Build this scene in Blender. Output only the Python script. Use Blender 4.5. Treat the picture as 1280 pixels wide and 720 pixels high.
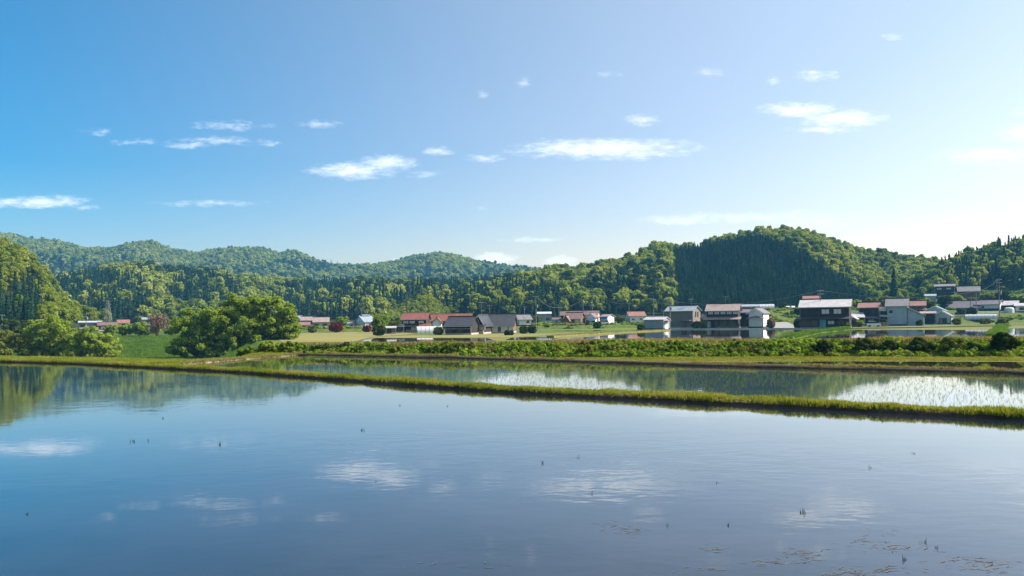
import bpy, math, random
import numpy as np
from mathutils import Vector, Matrix
S = bpy.context.scene
for o in list(bpy.data.objects): bpy.data.objects.remove(o)
C = S.collection
random.seed(4); RNG = np.random.default_rng(11)
H, F, HY, ROLL = 2.6, 1000.0, 398.0, .015          # eye height, focal length in photo pixels, horizon row

# ------------------------------------------------------------------ camera
cd = bpy.data.cameras.new('camera'); cam = bpy.data.objects.new('camera', cd); C.objects.link(cam)
cam.location = (0, 0, H); cam.rotation_euler = (Matrix.Rotation(math.pi/2, 3, 'X') @ Matrix.Rotation(-ROLL, 3, 'Z')).to_euler()   # the photo's horizon climbs a little to the right
cd.sensor_width = 36; cd.lens = 36*F/1280; cd.shift_y = (HY-360)/1280
cd.clip_start = .1; cd.clip_end = 9000
S.camera = cam
def lev(px, py):      # photo pixel -> level coordinates (right of centre, below horizon), same unit
    a, b = px-640, py-HY
    return a-ROLL*b, b+ROLL*a
# ------------------------------------------------------------------ light, sky, exposure
SUN_AZ, SUN_EL = math.radians(84), math.radians(40)     # azimuth from +Y (view) towards +X (right)
TOSUN = Vector((math.sin(SUN_AZ)*math.cos(SUN_EL), math.cos(SUN_AZ)*math.cos(SUN_EL), math.sin(SUN_EL)))
sl = bpy.data.lights.new('sun', 'SUN'); sl.energy = 5.0; sl.angle = math.radians(.5); sl.color = (1, .95, .86)
so = bpy.data.objects.new('sun', sl); C.objects.link(so); so.rotation_euler = TOSUN.to_track_quat('Z', 'Y').to_euler()
so.location = (100, 50, 120)
vs = S.view_settings; vs.view_transform = 'Standard'; vs.look = 'None'; vs.gamma = 1; vs.exposure = 0.95
S.cycles.use_denoising = True; S.cycles.max_bounces = 6; S.cycles.diffuse_bounces = 2; S.cycles.transparent_max_bounces = 6
S.cycles.volume_bounces = 0
wd = bpy.data.worlds.new('World'); S.world = wd; wd.use_nodes = True

CLOUDS = [  # photo x, y, half width, half height, strength
 (125,165,26,5,.36),(168,177,30,4,.42),(240,181,36,5,.6),(288,157,46,6,.45),(275,176,56,5,.5),(335,180,18,4,.36),(400,156,26,5,.55),
 (440,214,48,10,1.05),(483,204,32,9,1.0),(548,190,16,5,.8),(604,197,20,5,.75),(532,217,22,5,.45),
 (58,252,44,7,1.05),(14,254,34,6,.9),(262,254,60,3.5,.6),(103,259,18,4,.5),
 (755,186,98,12,1.1),(700,188,50,8,.8),(803,149,20,6,.75),(1000,138,48,9,1.05),(1052,149,46,9,1.1),(1030,162,40,5,.7),
 (1120,47,13,5,.5),(1022,96,24,6,.65),(655,103,10,5,.5),(1275,165,28,10,1.0),(1240,194,62,9,.95),(885,90,20,6,.45),(967,101,8,6,.5),
 (665,299,36,3.5,.7),(614,326,30,8,1.2),(702,327,22,7,1.0),(508,328,24,5,.95),(852,274,50,6,.9),(960,272,120,6,.75),
 (1020,280,56,9,.7),(1200,282,66,11,.8),(600,118,9,4,.4),(606,260,6,5,.5),(1275,140,12,5,.5),(760,92,30,4,.25)]

def build_world():
    nt = wd.node_tree; N = nt.nodes; L = nt.links; N.clear()
    out = N.new('ShaderNodeOutputWorld'); bg = N.new('ShaderNodeBackground'); bg.inputs['Strength'].default_value = .088
    sky = N.new('ShaderNodeTexSky'); sky.sky_type = 'NISHITA'; sky.sun_disc = False
    sky.sun_elevation = SUN_EL; sky.sun_rotation = SUN_AZ; sky.air_density = 1.0; sky.dust_density = 2.0; sky.ozone_density = 2.2
    sky.altitude = 200
    hs = N.new('ShaderNodeHueSaturation'); hs.inputs['Saturation'].default_value = 1.9; hs.inputs['Hue'].default_value = .491; hs.inputs['Value'].default_value = 1.0
    L.new(sky.outputs[0], hs.inputs['Color'])
    tc = N.new('ShaderNodeTexCoord'); sep = N.new('ShaderNodeSeparateXYZ'); L.new(tc.outputs['Generated'], sep.inputs[0])
    # broad pale aureole of moist air round the sun
    dt = N.new('ShaderNodeVectorMath'); dt.operation = 'DOT_PRODUCT'; L.new(tc.outputs['Generated'], dt.inputs[0]); dt.inputs[1].default_value = tuple(TOSUN)
    au = N.new('ShaderNodeMapRange'); au.interpolation_type = 'SMOOTHSTEP'; au.inputs['From Min'].default_value = -.3; au.inputs['From Max'].default_value = 1.1
    L.new(dt.outputs['Value'], au.inputs['Value'])
    am = N.new('ShaderNodeMix'); am.data_type = 'RGBA'; am.blend_type = 'ADD'; L.new(au.outputs[0], am.inputs['Factor']); L.new(hs.outputs[0], am.inputs['A']); am.inputs['B'].default_value = (4.9, 3.35, 1.3, 1)
    # paler air low down, more so towards the sun's side
    hz = N.new('ShaderNodeMapRange'); hz.interpolation_type = 'SMOOTHSTEP'; hz.inputs['From Min'].default_value = .42; hz.inputs['From Max'].default_value = 0.0; L.new(sep.outputs['Z'], hz.inputs['Value'])
    hx = N.new('ShaderNodeMapRange'); hx.interpolation_type = 'SMOOTHSTEP'; hx.inputs['From Min'].default_value = -1.0; hx.inputs['From Max'].default_value = .25; L.new(sep.outputs['X'], hx.inputs['Value'])
    hm = N.new('ShaderNodeMath'); hm.operation = 'MULTIPLY'; L.new(hz.outputs[0], hm.inputs[0]); L.new(hx.outputs[0], hm.inputs[1])
    ah = N.new('ShaderNodeMix'); ah.data_type = 'RGBA'; ah.blend_type = 'ADD'; L.new(hm.outputs[0], ah.inputs['Factor']); L.new(am.outputs['Result'], ah.inputs['A']); ah.inputs['B'].default_value = (2.6, 1.0, .1, 1)
    skycol = ah.outputs['Result']
    def m(op, a, b=None, c=None, clamp=False):
        n = N.new('ShaderNodeMath'); n.operation = op; n.use_clamp = clamp
        for i, v in enumerate((a, b, c)):
            if v is None: continue
            if isinstance(v, (int, float)): n.inputs[i].default_value = v
            else: L.new(v, n.inputs[i])
        return n.outputs[0]
    yy = m('MAXIMUM', sep.outputs['Y'], .02)
    u = m('DIVIDE', sep.outputs['X'], yy); v = m('DIVIDE', sep.outputs['Z'], yy)
    front = m('MULTIPLY', m('SUBTRACT', sep.outputs['Y'], .1), 6, clamp=True)
    cm = N.new('ShaderNodeCombineXYZ'); L.new(u, cm.inputs[0]); L.new(v, cm.inputs[1])
    def noise(scale, sx, sy, detail, rough):
        mp = N.new('ShaderNodeVectorMath'); mp.operation = 'MULTIPLY'; L.new(cm.outputs[0], mp.inputs[0]); mp.inputs[1].default_value = (sx, sy, 1)
        n = N.new('ShaderNodeTexNoise'); n.inputs['Scale'].default_value = scale; n.inputs['Detail'].default_value = detail
        n.inputs['Roughness'].default_value = rough; L.new(mp.outputs[0], n.inputs['Vector']); return n
    nw = noise(14, 1, 2.0, 3, .6)
    wv = N.new('ShaderNodeVectorMath'); wv.operation = 'MULTIPLY_ADD'; L.new(nw.outputs['Color'], wv.inputs[0])
    wv.inputs[1].default_value = (.028, .012, 0); wv.inputs[2].default_value = (-.014, -.006, 0)
    wp = N.new('ShaderNodeVectorMath'); wp.operation = 'ADD'; L.new(cm.outputs[0], wp.inputs[0]); L.new(wv.outputs[0], wp.inputs[1])
    tot = None
    for (x, y, hw, hh, st) in CLOUDS:
        s_ = N.new('ShaderNodeVectorMath'); s_.operation = 'SUBTRACT'; L.new(wp.outputs[0], s_.inputs[0])
        a_, b_ = lev(x, y); s_.inputs[1].default_value = (a_/F, -b_/F, 0)
        k = N.new('ShaderNodeVectorMath'); k.operation = 'MULTIPLY'; L.new(s_.outputs[0], k.inputs[0]); k.inputs[1].default_value = (F/hw/1.45, F/hh/1.5, 0)
        d = N.new('ShaderNodeVectorMath'); d.operation = 'LENGTH'; L.new(k.outputs[0], d.inputs[0])
        a = m('MULTIPLY', m('SUBTRACT', 1.0, d.outputs['Value'], clamp=True), st*1.7)
        tot = a if tot is None else m('MAXIMUM', tot, a)
    nf = noise(52, 1, 3.2, 8, .66)
    dens = m('MULTIPLY_ADD', m('SUBTRACT', nf.outputs['Fac'], .5), 3.0, tot)
    dens = m('MULTIPLY', dens, m('MULTIPLY', tot, 5, clamp=True))
    mr = N.new('ShaderNodeMapRange'); mr.interpolation_type = 'SMOOTHSTEP'; mr.inputs['From Min'].default_value = .02; mr.inputs['From Max'].default_value = 2.1
    L.new(dens, mr.inputs['Value'])
    fac = m('MULTIPLY', mr.outputs[0], front); fac = m('MULTIPLY', fac, .92)
    mx = N.new('ShaderNodeMix'); mx.data_type = 'RGBA'; L.new(fac, mx.inputs['Factor']); L.new(skycol, mx.inputs['A'])
    mx.inputs['B'].default_value = (8.6, 8.7, 8.8, 1)
    L.new(mx.outputs['Result'], bg.inputs['Color']); L.new(bg.outputs[0], out.inputs['Surface'])
build_world()

# ------------------------------------------------------------------ helpers: points, noise, ground height
def onz(px, py, z):
    a, b = lev(px, py); Y = (H-z)*F/b; return Vector((a/F*Y, Y, z))
def photo(X, Y, Z):   # world -> photo pixel (numpy)
    a = X/Y*F; b = (H-Z)/Y*F
    return a+ROLL*b+640, b-ROLL*a+HY
def smooth(a, b, x):
    t = np.clip((x-a)/(b-a), 0, 1); return t*t*(3-2*t)
_perm = np.random.default_rng(5).random((256, 256))
def vnoise(x, y):
    x = np.asarray(x, float); y = np.asarray(y, float)
    xi = np.floor(x).astype(int); yi = np.floor(y).astype(int); xf = x-xi; yf = y-yi
    xf = xf*xf*(3-2*xf); yf = yf*yf*(3-2*yf)
    g = lambda a, b: _perm[a & 255, b & 255]
    return (g(xi, yi)*(1-xf)+g(xi+1, yi)*xf)*(1-yf)+(g(xi, yi+1)*(1-xf)+g(xi+1, yi+1)*xf)*yf
def fbm(x, y, o=4):
    s = 0; a = .5
    for i in range(o): s = s+a*vnoise(x*2**i+17*i, y*2**i+9*i); a *= .5
    return s
_bl = [(onz(px_, py_, 0).x, onz(px_, py_, 0).y) for px_, py_ in ((-140, 449.5), (0, 452.6), (100, 455.4), (300, 466), (640, 491.5), (960, 508.5), (1280, 526), (1500, 538))]
BX = np.array([-150]+[a for a, b in _bl]+[60]); BY = np.array([112]+[b for a, b in _bl]+[-8])
def bund_y(X): return np.interp(X, BX, BY)
ZL, ZR = -1.2, -1.2
HILLS = {  # crest row of the bare ground in the photo per column, crest distance, foot distance
 'A': ([(-400,290),(-100,286),(0,298),(30,304),(75,309),(100,317),(140,319),(160,313),(190,312),(215,321),(250,324),(280,317),(310,316),(330,317),(345,323),(370,321),(400,333),(430,338),(470,339),(490,335),(520,327),(545,324),(565,327),(600,337),(640,341),(680,345),(760,360),(900,380),(1100,340),(1300,320),(1700,300)], 1800, 1000),
 'B': ([(-400,330),(-60,340),(60,356),(90,354),(130,346),(170,341),(210,348),(260,350),(300,354),(350,360),(400,362),(450,360),(500,362),(560,364),(620,360),(660,354),(700,352),(760,372),(820,395),(900,402),(1700,402)], 820, 430),
 'C': ([(-400,402),(480,402),(520,392),(560,382),(600,371),(640,361),(680,352),(700,348),(740,345),(770,339),(790,332),(820,322),(845,318),(870,317),(900,307),(935,299),(960,297),(990,297),(1010,301),(1040,310),(1070,319),(1100,323),(1130,329),(1160,334),(1180,338),(1220,342),(1300,345),(1700,345)], 620, 390),
 'D': ([(-400,404),(1060,404),(1100,392),(1130,372),(1160,354),(1185,343),(1205,334),(1240,323),(1280,313),(1330,303),(1450,285),(1700,275)], 470, 320),
 'E': ([(-500,255),(-200,268),(-60,296),(-20,309),(0,316),(20,321),(40,336),(58,358),(75,383),(88,398),(100,405),(130,409),(1700,409)], 390, 265),
 'K': ([(-400,406),(470,406),(490,398),(505,383),(525,370),(540,373),(555,390),(570,402),(590,406),(1700,406)], 520, 455)}
_bk = [onz(a, b, .03) for a, b in ((330, 443.2), (400, 444), (560, 446.8), (900, 446), (1280, 446), (1500, 446.5))]
CAP = [(880, 392), (950, 386), (1000, 387), (1050, 389), (1100, 385), (1150, 376), (1180, 366), (1260, 364), (1400, 360)]
def bank_y(u): return np.interp(u, [p.x/p.y for p in _bk], [p.y for p in _bk])
_e = [onz(a, b, .05) for a, b in ((300, 449.5), (372, 444), (420, 443.5), (560, 446.4))]
EX = np.concatenate([BX[:3], [onz(205, 457, .05).x], [p.x for p in _e]]); EY = np.concatenate([BY[:3], [onz(205, 457, .05).y], [p.y for p in _e]])
def G(X, Y):
    X = np.asarray(X, float); Y = np.asarray(Y, float); Yp = np.maximum(Y, 1.0); u = X/Yp; px = u*F+640
    s = Y-bund_y(X)
    zlow = np.where(s < .45, -.3, .03)
    yk = bank_y(u); top = np.interp(u, [-.27, -.1, .3, .7], [.64, .72, .76, .80])
    zt = ZL+(ZR-ZL)*smooth(-.06, .05, u)
    d_ = Y-yk
    wb = smooth(-.29, -.264, u); hb = zlow+(top-zlow)*wb; zb = zlow+(hb-zlow)*smooth(0, 2.1, d_); zb = zb+(zt-zb)*smooth(3.2, 16, d_)
    sf = Y-np.interp(X, EX, EY); zl = zlow+(-4.9-zlow)*smooth(.8, 58, sf)*(s > 0); zl = zl+(zt-zl)*smooth(172, 262, Y)
    w = smooth(-.372, -.31, u)
    zw = w*zb+(1-w)*zl
    z = zw + .004*np.maximum(Y-250, 0)
    ws = smooth(.265, .31, u)*.999; cap = H-np.interp(px-640, [lev(*p)[0] for p in CAP], [lev(*p)[1] for p in CAP])/F*350
    z = np.maximum(z, np.minimum(ws*np.interp(u, [.3, .36, .45], [.15, .13, .1])*np.maximum(Y-268, 0)-1.2*ws-7*(1-ws), cap))
    for k, (pts, yc, yf) in HILLS.items():
        zc = H-np.interp(px-640, [lev(*p)[0] for p in pts], [lev(*p)[1] for p in pts])/F*yc
        tt = np.clip((Y-yf)/(yc-yf), 0, 1)
        pr = .55*tt+.45*(1-np.cos(tt*math.pi))/2
        sc = yc/620
        spur = (fbm(X/(70*sc)+3, Y/(260*sc))-.47)*1.1 + (fbm(X/(26*sc), Y/(60*sc)+7)-.47)*.4
        pr = pr+spur*tt*(1-tt)*1.5*(0.35 if k in 'EK' else 1.5 if k == 'C' else 1)
        back = np.clip(1-(Y-yc)/(yc*.6), 0, 1)
        hz = zc*pr*np.where(Y > yc, back, 1)
        z = np.where(Y > yf, np.maximum(z, hz), z)
    return z
def gz(x, y): return float(G(np.array([x]), np.array([y]))[0])
def hit(px, py, y0=112.0, y1=700.0):
    a, b = lev(px, py); ys = np.linspace(y0, y1, 3000); z = G(a/F*ys, ys); r = H-b/F*ys
    i = np.argmax(z >= r); Y = float(ys[i]); return Vector((a/F*Y, Y, gz(a/F*Y, Y)))

# ------------------------------------------------------------------ materials
def newmat(name):
    m = bpy.data.materials.new(name); m.use_nodes = True; nt = m.node_tree
    return m, nt.nodes, nt.links, nt.nodes['Principled BSDF']
def ramp(N, cols):
    r = N.new('ShaderNodeValToRGB'); e = r.color_ramp.elements
    while len(e) < len(cols): e.new(.5)
    for i, (p, c) in enumerate(cols): e[i].position = p; e[i].color = (*c, 1)
    return r
def surf(name, c1, c2, scale=1.5, rough=.85, bump=.0, spec=.3, stretch=(1, 1, 1), metal=0):
    m, N, L, b = newmat(name)
    tc = N.new('ShaderNodeTexCoord'); mp = N.new('ShaderNodeMapping'); mp.inputs['Scale'].default_value = stretch
    L.new(tc.outputs['Object'], mp.inputs[0])
    n = N.new('ShaderNodeTexNoise'); n.inputs['Scale'].default_value = scale; n.inputs['Detail'].default_value = 6; n.inputs['Roughness'].default_value = .65
    L.new(mp.outputs[0], n.inputs['Vector'])
    r = ramp(N, [(.32, c1), (.68, c2)]); L.new(n.outputs['Fac'], r.inputs[0]); L.new(r.outputs[0], b.inputs['Base Color'])
    b.inputs['Roughness'].default_value = rough; b.inputs['Specular IOR Level'].default_value = spec; b.inputs['Metallic'].default_value = metal
    if bump:
        bp = N.new('ShaderNodeBump'); bp.inputs['Strength'].default_value = bump; bp.inputs['Distance'].default_value = .05
        L.new(n.outputs['Fac'], bp.inputs['Height']); L.new(bp.outputs[0], b.inputs['Normal'])
    return m
def leafmat(name, cols, trans=.35, patch=.02, dead=None):
    """foliage: colour differs from plant to plant (random + patches of kind), and from leaf spray to leaf spray"""
    m, N, L, b = newmat(name)
    oi = N.new('ShaderNodeObjectInfo')
    n = N.new('ShaderNodeTexNoise'); n.inputs['Scale'].default_value = patch; n.inputs['Detail'].default_value = 3; L.new(oi.outputs['Location'], n.inputs['Vector'])
    g = N.new('ShaderNodeNewGeometry')
    a = N.new('ShaderNodeMath'); a.operation = 'MULTIPLY_ADD'; L.new(oi.outputs['Random'], a.inputs[0]); a.inputs[1].default_value = .6
    k = N.new('ShaderNodeMath'); k.operation = 'MULTIPLY_ADD'; L.new(n.outputs['Fac'], k.inputs[0]); k.inputs[1].default_value = 1.3; k.inputs[2].default_value = -.55
    L.new(k.outputs[0], a.inputs[2])
    a2 = N.new('ShaderNodeMath'); a2.operation = 'MULTIPLY_ADD'; L.new(g.outputs['Random Per Island'], a2.inputs[0]); a2.inputs[1].default_value = .3; L.new(a.outputs[0], a2.inputs[2])
    r = ramp(N, [((i)/(len(cols)-1)*.9+.05, c) for i, c in enumerate(cols)]); L.new(a2.outputs[0], r.inputs[0])
    df = N.new('ShaderNodeBsdfDiffuse'); tr = N.new('ShaderNodeBsdfTranslucent'); L.new(r.outputs[0], df.inputs[0])
    ty = N.new('ShaderNodeMix'); ty.data_type = 'RGBA'; ty.blend_type = 'MULTIPLY'; ty.inputs['Factor'].default_value = 1
    L.new(r.outputs[0], ty.inputs['A']); ty.inputs['B'].default_value = (1.25, 1.15, .55, 1); L.new(ty.outputs['Result'], tr.inputs[0])
    ms = N.new('ShaderNodeMixShader'); ms.inputs[0].default_value = trans; L.new(df.outputs[0], ms.inputs[1]); L.new(tr.outputs[0], ms.inputs[2])
    L.new(ms.outputs[0], N['Material Output'].inputs['Surface']); return m
def watermat(name, mud, ripple, scale, rough=.03, calm=.14):
    m, N, L, b = newmat(name)
    tc = N.new('ShaderNodeTexCoord')
    def nz(sc, st, rot=0, d=2):
        mp = N.new('ShaderNodeMapping'); mp.inputs['Scale'].default_value = st; mp.inputs['Rotation'].default_value = (0, 0, rot); L.new(tc.outputs['Object'], mp.inputs[0])
        n = N.new('ShaderNodeTexNoise'); n.inputs['Scale'].default_value = sc; n.inputs['Detail'].default_value = d; L.new(mp.outputs[0], n.inputs['Vector']); return n
    a = nz(scale, (.8, 1.35, 1), .35); c = nz(scale*.4, (.7, 1.25, 1), -.4)
    big = nz(.07, (.6, 1.5, 1), 0, 3)
    ad = N.new('ShaderNodeMath'); ad.operation = 'MULTIPLY_ADD'; L.new(c.outputs['Fac'], ad.inputs[0]); ad.inputs[1].default_value = 1.6; L.new(a.outputs['Fac'], ad.inputs[2])
    mr = N.new('ShaderNodeMapRange'); mr.inputs['From Min'].default_value = .45; mr.inputs['From Max'].default_value = .68; mr.inputs['To Min'].default_value = calm; mr.inputs['To Max'].default_value = 1
    L.new(big.outputs['Fac'], mr.inputs['Value'])
    st = N.new('ShaderNodeMath'); st.operation = 'MULTIPLY'; L.new(mr.outputs[0], st.inputs[0]); st.inputs[1].default_value = ripple
    bp = N.new('ShaderNodeBump'); bp.inputs['Distance'].default_value = .02; L.new(st.outputs[0], bp.inputs['Strength']); L.new(ad.outputs[0], bp.inputs['Height'])
    L.new(bp.outputs[0], b.inputs['Normal'])
    nm = nz(.6, (1, 1, 1), 0, 5); r = ramp(N, [(.3, mud[0]), (.7, mud[1])]); L.new(nm.outputs['Fac'], r.inputs[0]); L.new(r.outputs[0], b.inputs['Base Color'])
    b.inputs['Roughness'].default_value = rough; b.inputs['IOR'].default_value = 1.22; b.inputs['Coat Weight'].default_value = 1; b.inputs['Coat IOR'].default_value = 1.22; b.inputs['Coat Roughness'].default_value = rough; L.new(bp.outputs[0], b.inputs['Coat Normal']); b.inputs['Specular IOR Level'].default_value = .5
    return m
M = {}
M['water'] = watermat('paddy_water', ((.010, .018, .028), (.022, .028, .04)), .22, 3.2)
M['water_rice'] = watermat('rice_paddy_water', ((.035, .04, .035), (.055, .06, .05)), .07, 4.0)
M['water_far'] = watermat('upper_paddy_water', ((.06, .05, .04), (.09, .075, .06)), .10, 2.0)
M['earth'] = surf('wet_earth', (.035, .024, .015), (.085, .06, .038), 3, .9, .6)
M['earth_dry'] = surf('dry_earth', (.16, .12, .075), (.26, .21, .13), 2.5, .95, .5)
M['concrete'] = surf('pale_concrete', (.38, .37, .35), (.52, .5, .47), 1.2, .9)
M['gravel'] = surf('gravel_path', (.2, .19, .17), (.3, .285, .26), 3, .95)
M['tan_field'] = surf('dry_yellow_field', (.15, .15, .045), (.25, .225, .085), .25, 1, 0, .1, (.35, 1.6, 1))
M['lime_field'] = surf('young_green_field', (.085, .16, .02), (.14, .23, .035), .3, 1, 0, .1, (.35, 1.6, 1))
M['olive_field'] = surf('olive_grass_strip', (.13, .15, .04), (.25, .23, .09), .4, 1, 0, .1, (.35, 1.6, 1))
M['leaf_spring'] = leafmat('spring_leaves', [(.075, .125, .03), (.16, .22, .04), (.27, .33, .06), (.37, .41, .11)])
M['leaf_knoll'] = leafmat('knoll_leaves', [(.12, .165, .02), (.19, .25, .028), (.25, .31, .034), (.29, .33, .05)], .48)
M['leaf_dark'] = leafmat('evergreen_leaves', [(.022, .045, .018), (.04, .07, .02), (.07, .10, .03)], .2)
M['conifer'] = leafmat('conifer_needles', [(.014, .045, .024), (.03, .075, .038), (.055, .105, .045)], .15)
M['willow'] = leafmat('willow_leaves', [(.16, .235, .03), (.22, .31, .045), (.28, .36, .065)], .55)
M['weed'] = leafmat('weed_leaves', [(.10, .17, .018), (.16, .27, .028), (.23, .33, .04), (.27, .30, .09)], .45, .5)
M['shrub'] = leafmat('shrub_leaves', [(.025, .045, .012), (.045, .075, .018), (.075, .10, .03)], .25)
M['yellow_shrub'] = leafmat('yellow_green_leaves', [(.11, .14, .025), (.17, .2, .035), (.24, .26, .07)], .35)
M['maple'] = leafmat('red_maple_leaves', [(.10, .02, .02), (.17, .03, .03), (.22, .05, .04)], .25)
M['twig'] = leafmat('reddish_twigs', [(.12, .08, .05), (.18, .125, .08), (.25, .185, .12)], .1)
M['grass'] = leafmat('bund_grass', [(.11, .15, .02), (.17, .215, .028), (.24, .27, .04), (.34, .31, .11)], .45, .35)
M['meadow'] = leafmat('meadow_grass_blades', [(.06, .13, .02), (.1, .19, .03), (.15, .23, .05)], .4, .2)
M['dry_grass'] = leafmat('dry_grass', [(.2, .17, .07), (.3, .25, .12), (.16, .17, .05)], .3, .3)
M['rice'] = leafmat('rice_blades', [(.08, .14, .02), (.13, .2, .03), (.17, .24, .05)], .4)
M['bark'] = surf('bark', (.03, .022, .016), (.075, .058, .04), 4, .95, .6, .3, (1, 1, .3))
M['straw'] = surf('floating_straw', (.07, .065, .06), (.14, .125, .11), 6, .9)
M['w_white'] = surf('white_plaster', (.56, .56, .545), (.7, .69, .675), 1.2, .8)
M['w_pale'] = surf('pale_shaded_siding', (.27, .33, .37), (.36, .42, .46), .8, .7)  # white wall tone darkened bluish, shade of the fronts put into the colour
M['w_grey'] = surf('grey_metal_siding', (.2, .23, .26), (.28, .31, .34), .8, .6)
M['w_dark'] = surf('charred_boards', (.018, .015, .013), (.045, .037, .032), 3, .8, 0, .3, (4, 4, .3))
M['w_brown'] = surf('weathered_brown_boards', (.10, .06, .04), (.2, .13, .085), 2.5, .85, 0, .3, (4, 4, .3))
M['w_board'] = surf('grey_weathered_boards', (.12, .1, .085), (.26, .225, .19), 2, .85, 0, .3, (4, 4, .3))
M['w_cream'] = surf('cream_plaster', (.5, .42, .32), (.62, .54, .42), 1, .85)
M['w_pink'] = surf('pale_stone_footing', (.36, .29, .26), (.48, .4, .36), 1, .9)
def roofmat(name, c1, c2, rough, spec, freq=3.2):
    m, N, L, b = newmat(name)
    tc = N.new('ShaderNodeTexCoord'); n = N.new('ShaderNodeTexNoise'); n.inputs['Scale'].default_value = .9; n.inputs['Detail'].default_value = 7; n.inputs['Roughness'].default_value = .7
    L.new(tc.outputs['Object'], n.inputs['Vector']); r = ramp(N, [(.3, c1), (.7, c2)]); L.new(n.outputs['Fac'], r.inputs[0]); L.new(r.outputs[0], b.inputs['Base Color'])
    wv = N.new('ShaderNodeTexWave'); wv.inputs['Scale'].default_value = freq; wv.bands_direction = 'X'; wv.inputs['Distortion'].default_value = .3; L.new(tc.outputs['Object'], wv.inputs['Vector'])
    bp = N.new('ShaderNodeBump'); bp.inputs['Strength'].default_value = .5; bp.inputs['Distance'].default_value = .04; L.new(wv.outputs['Fac'], bp.inputs['Height']); L.new(bp.outputs[0], b.inputs['Normal'])
    b.inputs['Roughness'].default_value = rough; b.inputs['Specular IOR Level'].default_value = spec; return m
M['r_red'] = roofmat('red_glazed_tiles', (.15, .045, .028), (.25, .085, .05), .45, .5)
M['r_black'] = roofmat('black_glazed_tiles', (.022, .024, .028), (.05, .052, .058), .4, .5)
M['r_grey'] = roofmat('grey_tiles', (.12, .12, .13), (.22, .21, .22), .6, .4)
M['r_pale'] = roofmat('pale_weathered_metal', (.34, .33, .34), (.56, .53, .52), .5, .4)
M['r_pink'] = roofmat('faded_pinkish_tiles', (.2, .155, .14), (.34, .27, .24), .6, .4)
M['r_brown'] = roofmat('brown_tiles', (.13, .075, .065), (.23, .14, .125), .55, .4)
M['r_purple'] = roofmat('dull_purple_tiles', (.10, .085, .10), (.18, .155, .18), .55, .4)
M['r_blue'] = roofmat('blue_grey_metal', (.2, .24, .29), (.32, .37, .42), .45, .5)
M['r_rust'] = roofmat('rusty_red_metal', (.19, .075, .06), (.31, .16, .13), .6, .4)
M['r_teal'] = roofmat('light_blue_metal', (.1, .2, .25), (.16, .28, .34), .5, .4)
M['film'] = surf('greenhouse_film', (.42, .45, .46), (.56, .58, .59), 1.2, .35, 0, .5)
M['blue_tarp'] = surf('blue_sheet', (.04, .16, .42), (.06, .22, .52), 1, .5)
M['cyan'] = surf('pale_blue_panel', (.12, .33, .42), (.16, .4, .5), 1, .5)
M['trim'] = surf('dark_wood_trim', (.025, .02, .018), (.05, .04, .035), 2, .8)
M['w_trim'] = surf('white_painted_trim', (.7, .7, .69), (.8, .8, .79), 2, .6)
M['metal'] = surf('galvanised_steel', (.2, .21, .22), (.3, .31, .32), 2, .45, 0, .5)
M['pole'] = surf('concrete_pole', (.14, .135, .13), (.22, .21, .2), 2, .85)
M['rubber_and_shade'] = surf('black_rubber_and_doorway_shade', (.015, .015, .015), (.03, .03, .03), 2, .8)  # tyres; also painted as the dark inside of open doorways
M['paint'] = surf('white_vehicle_paint', (.74, .74, .74), (.8, .8, .8), 1, .25, 0, .5)
def glassmat(name, c):
    m, N, L, b = newmat(name); b.inputs['Base Color'].default_value = (*c, 1); b.inputs['Roughness'].default_value = .06; b.inputs['Specular IOR Level'].default_value = .6; return m
M['glass'] = glassmat('dark_window_glass', (.03, .035, .04)); M['shoji'] = surf('pale_curtained_pane', (.5, .5, .47), (.62, .61, .58), 2, .3, 0, .5)

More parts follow.
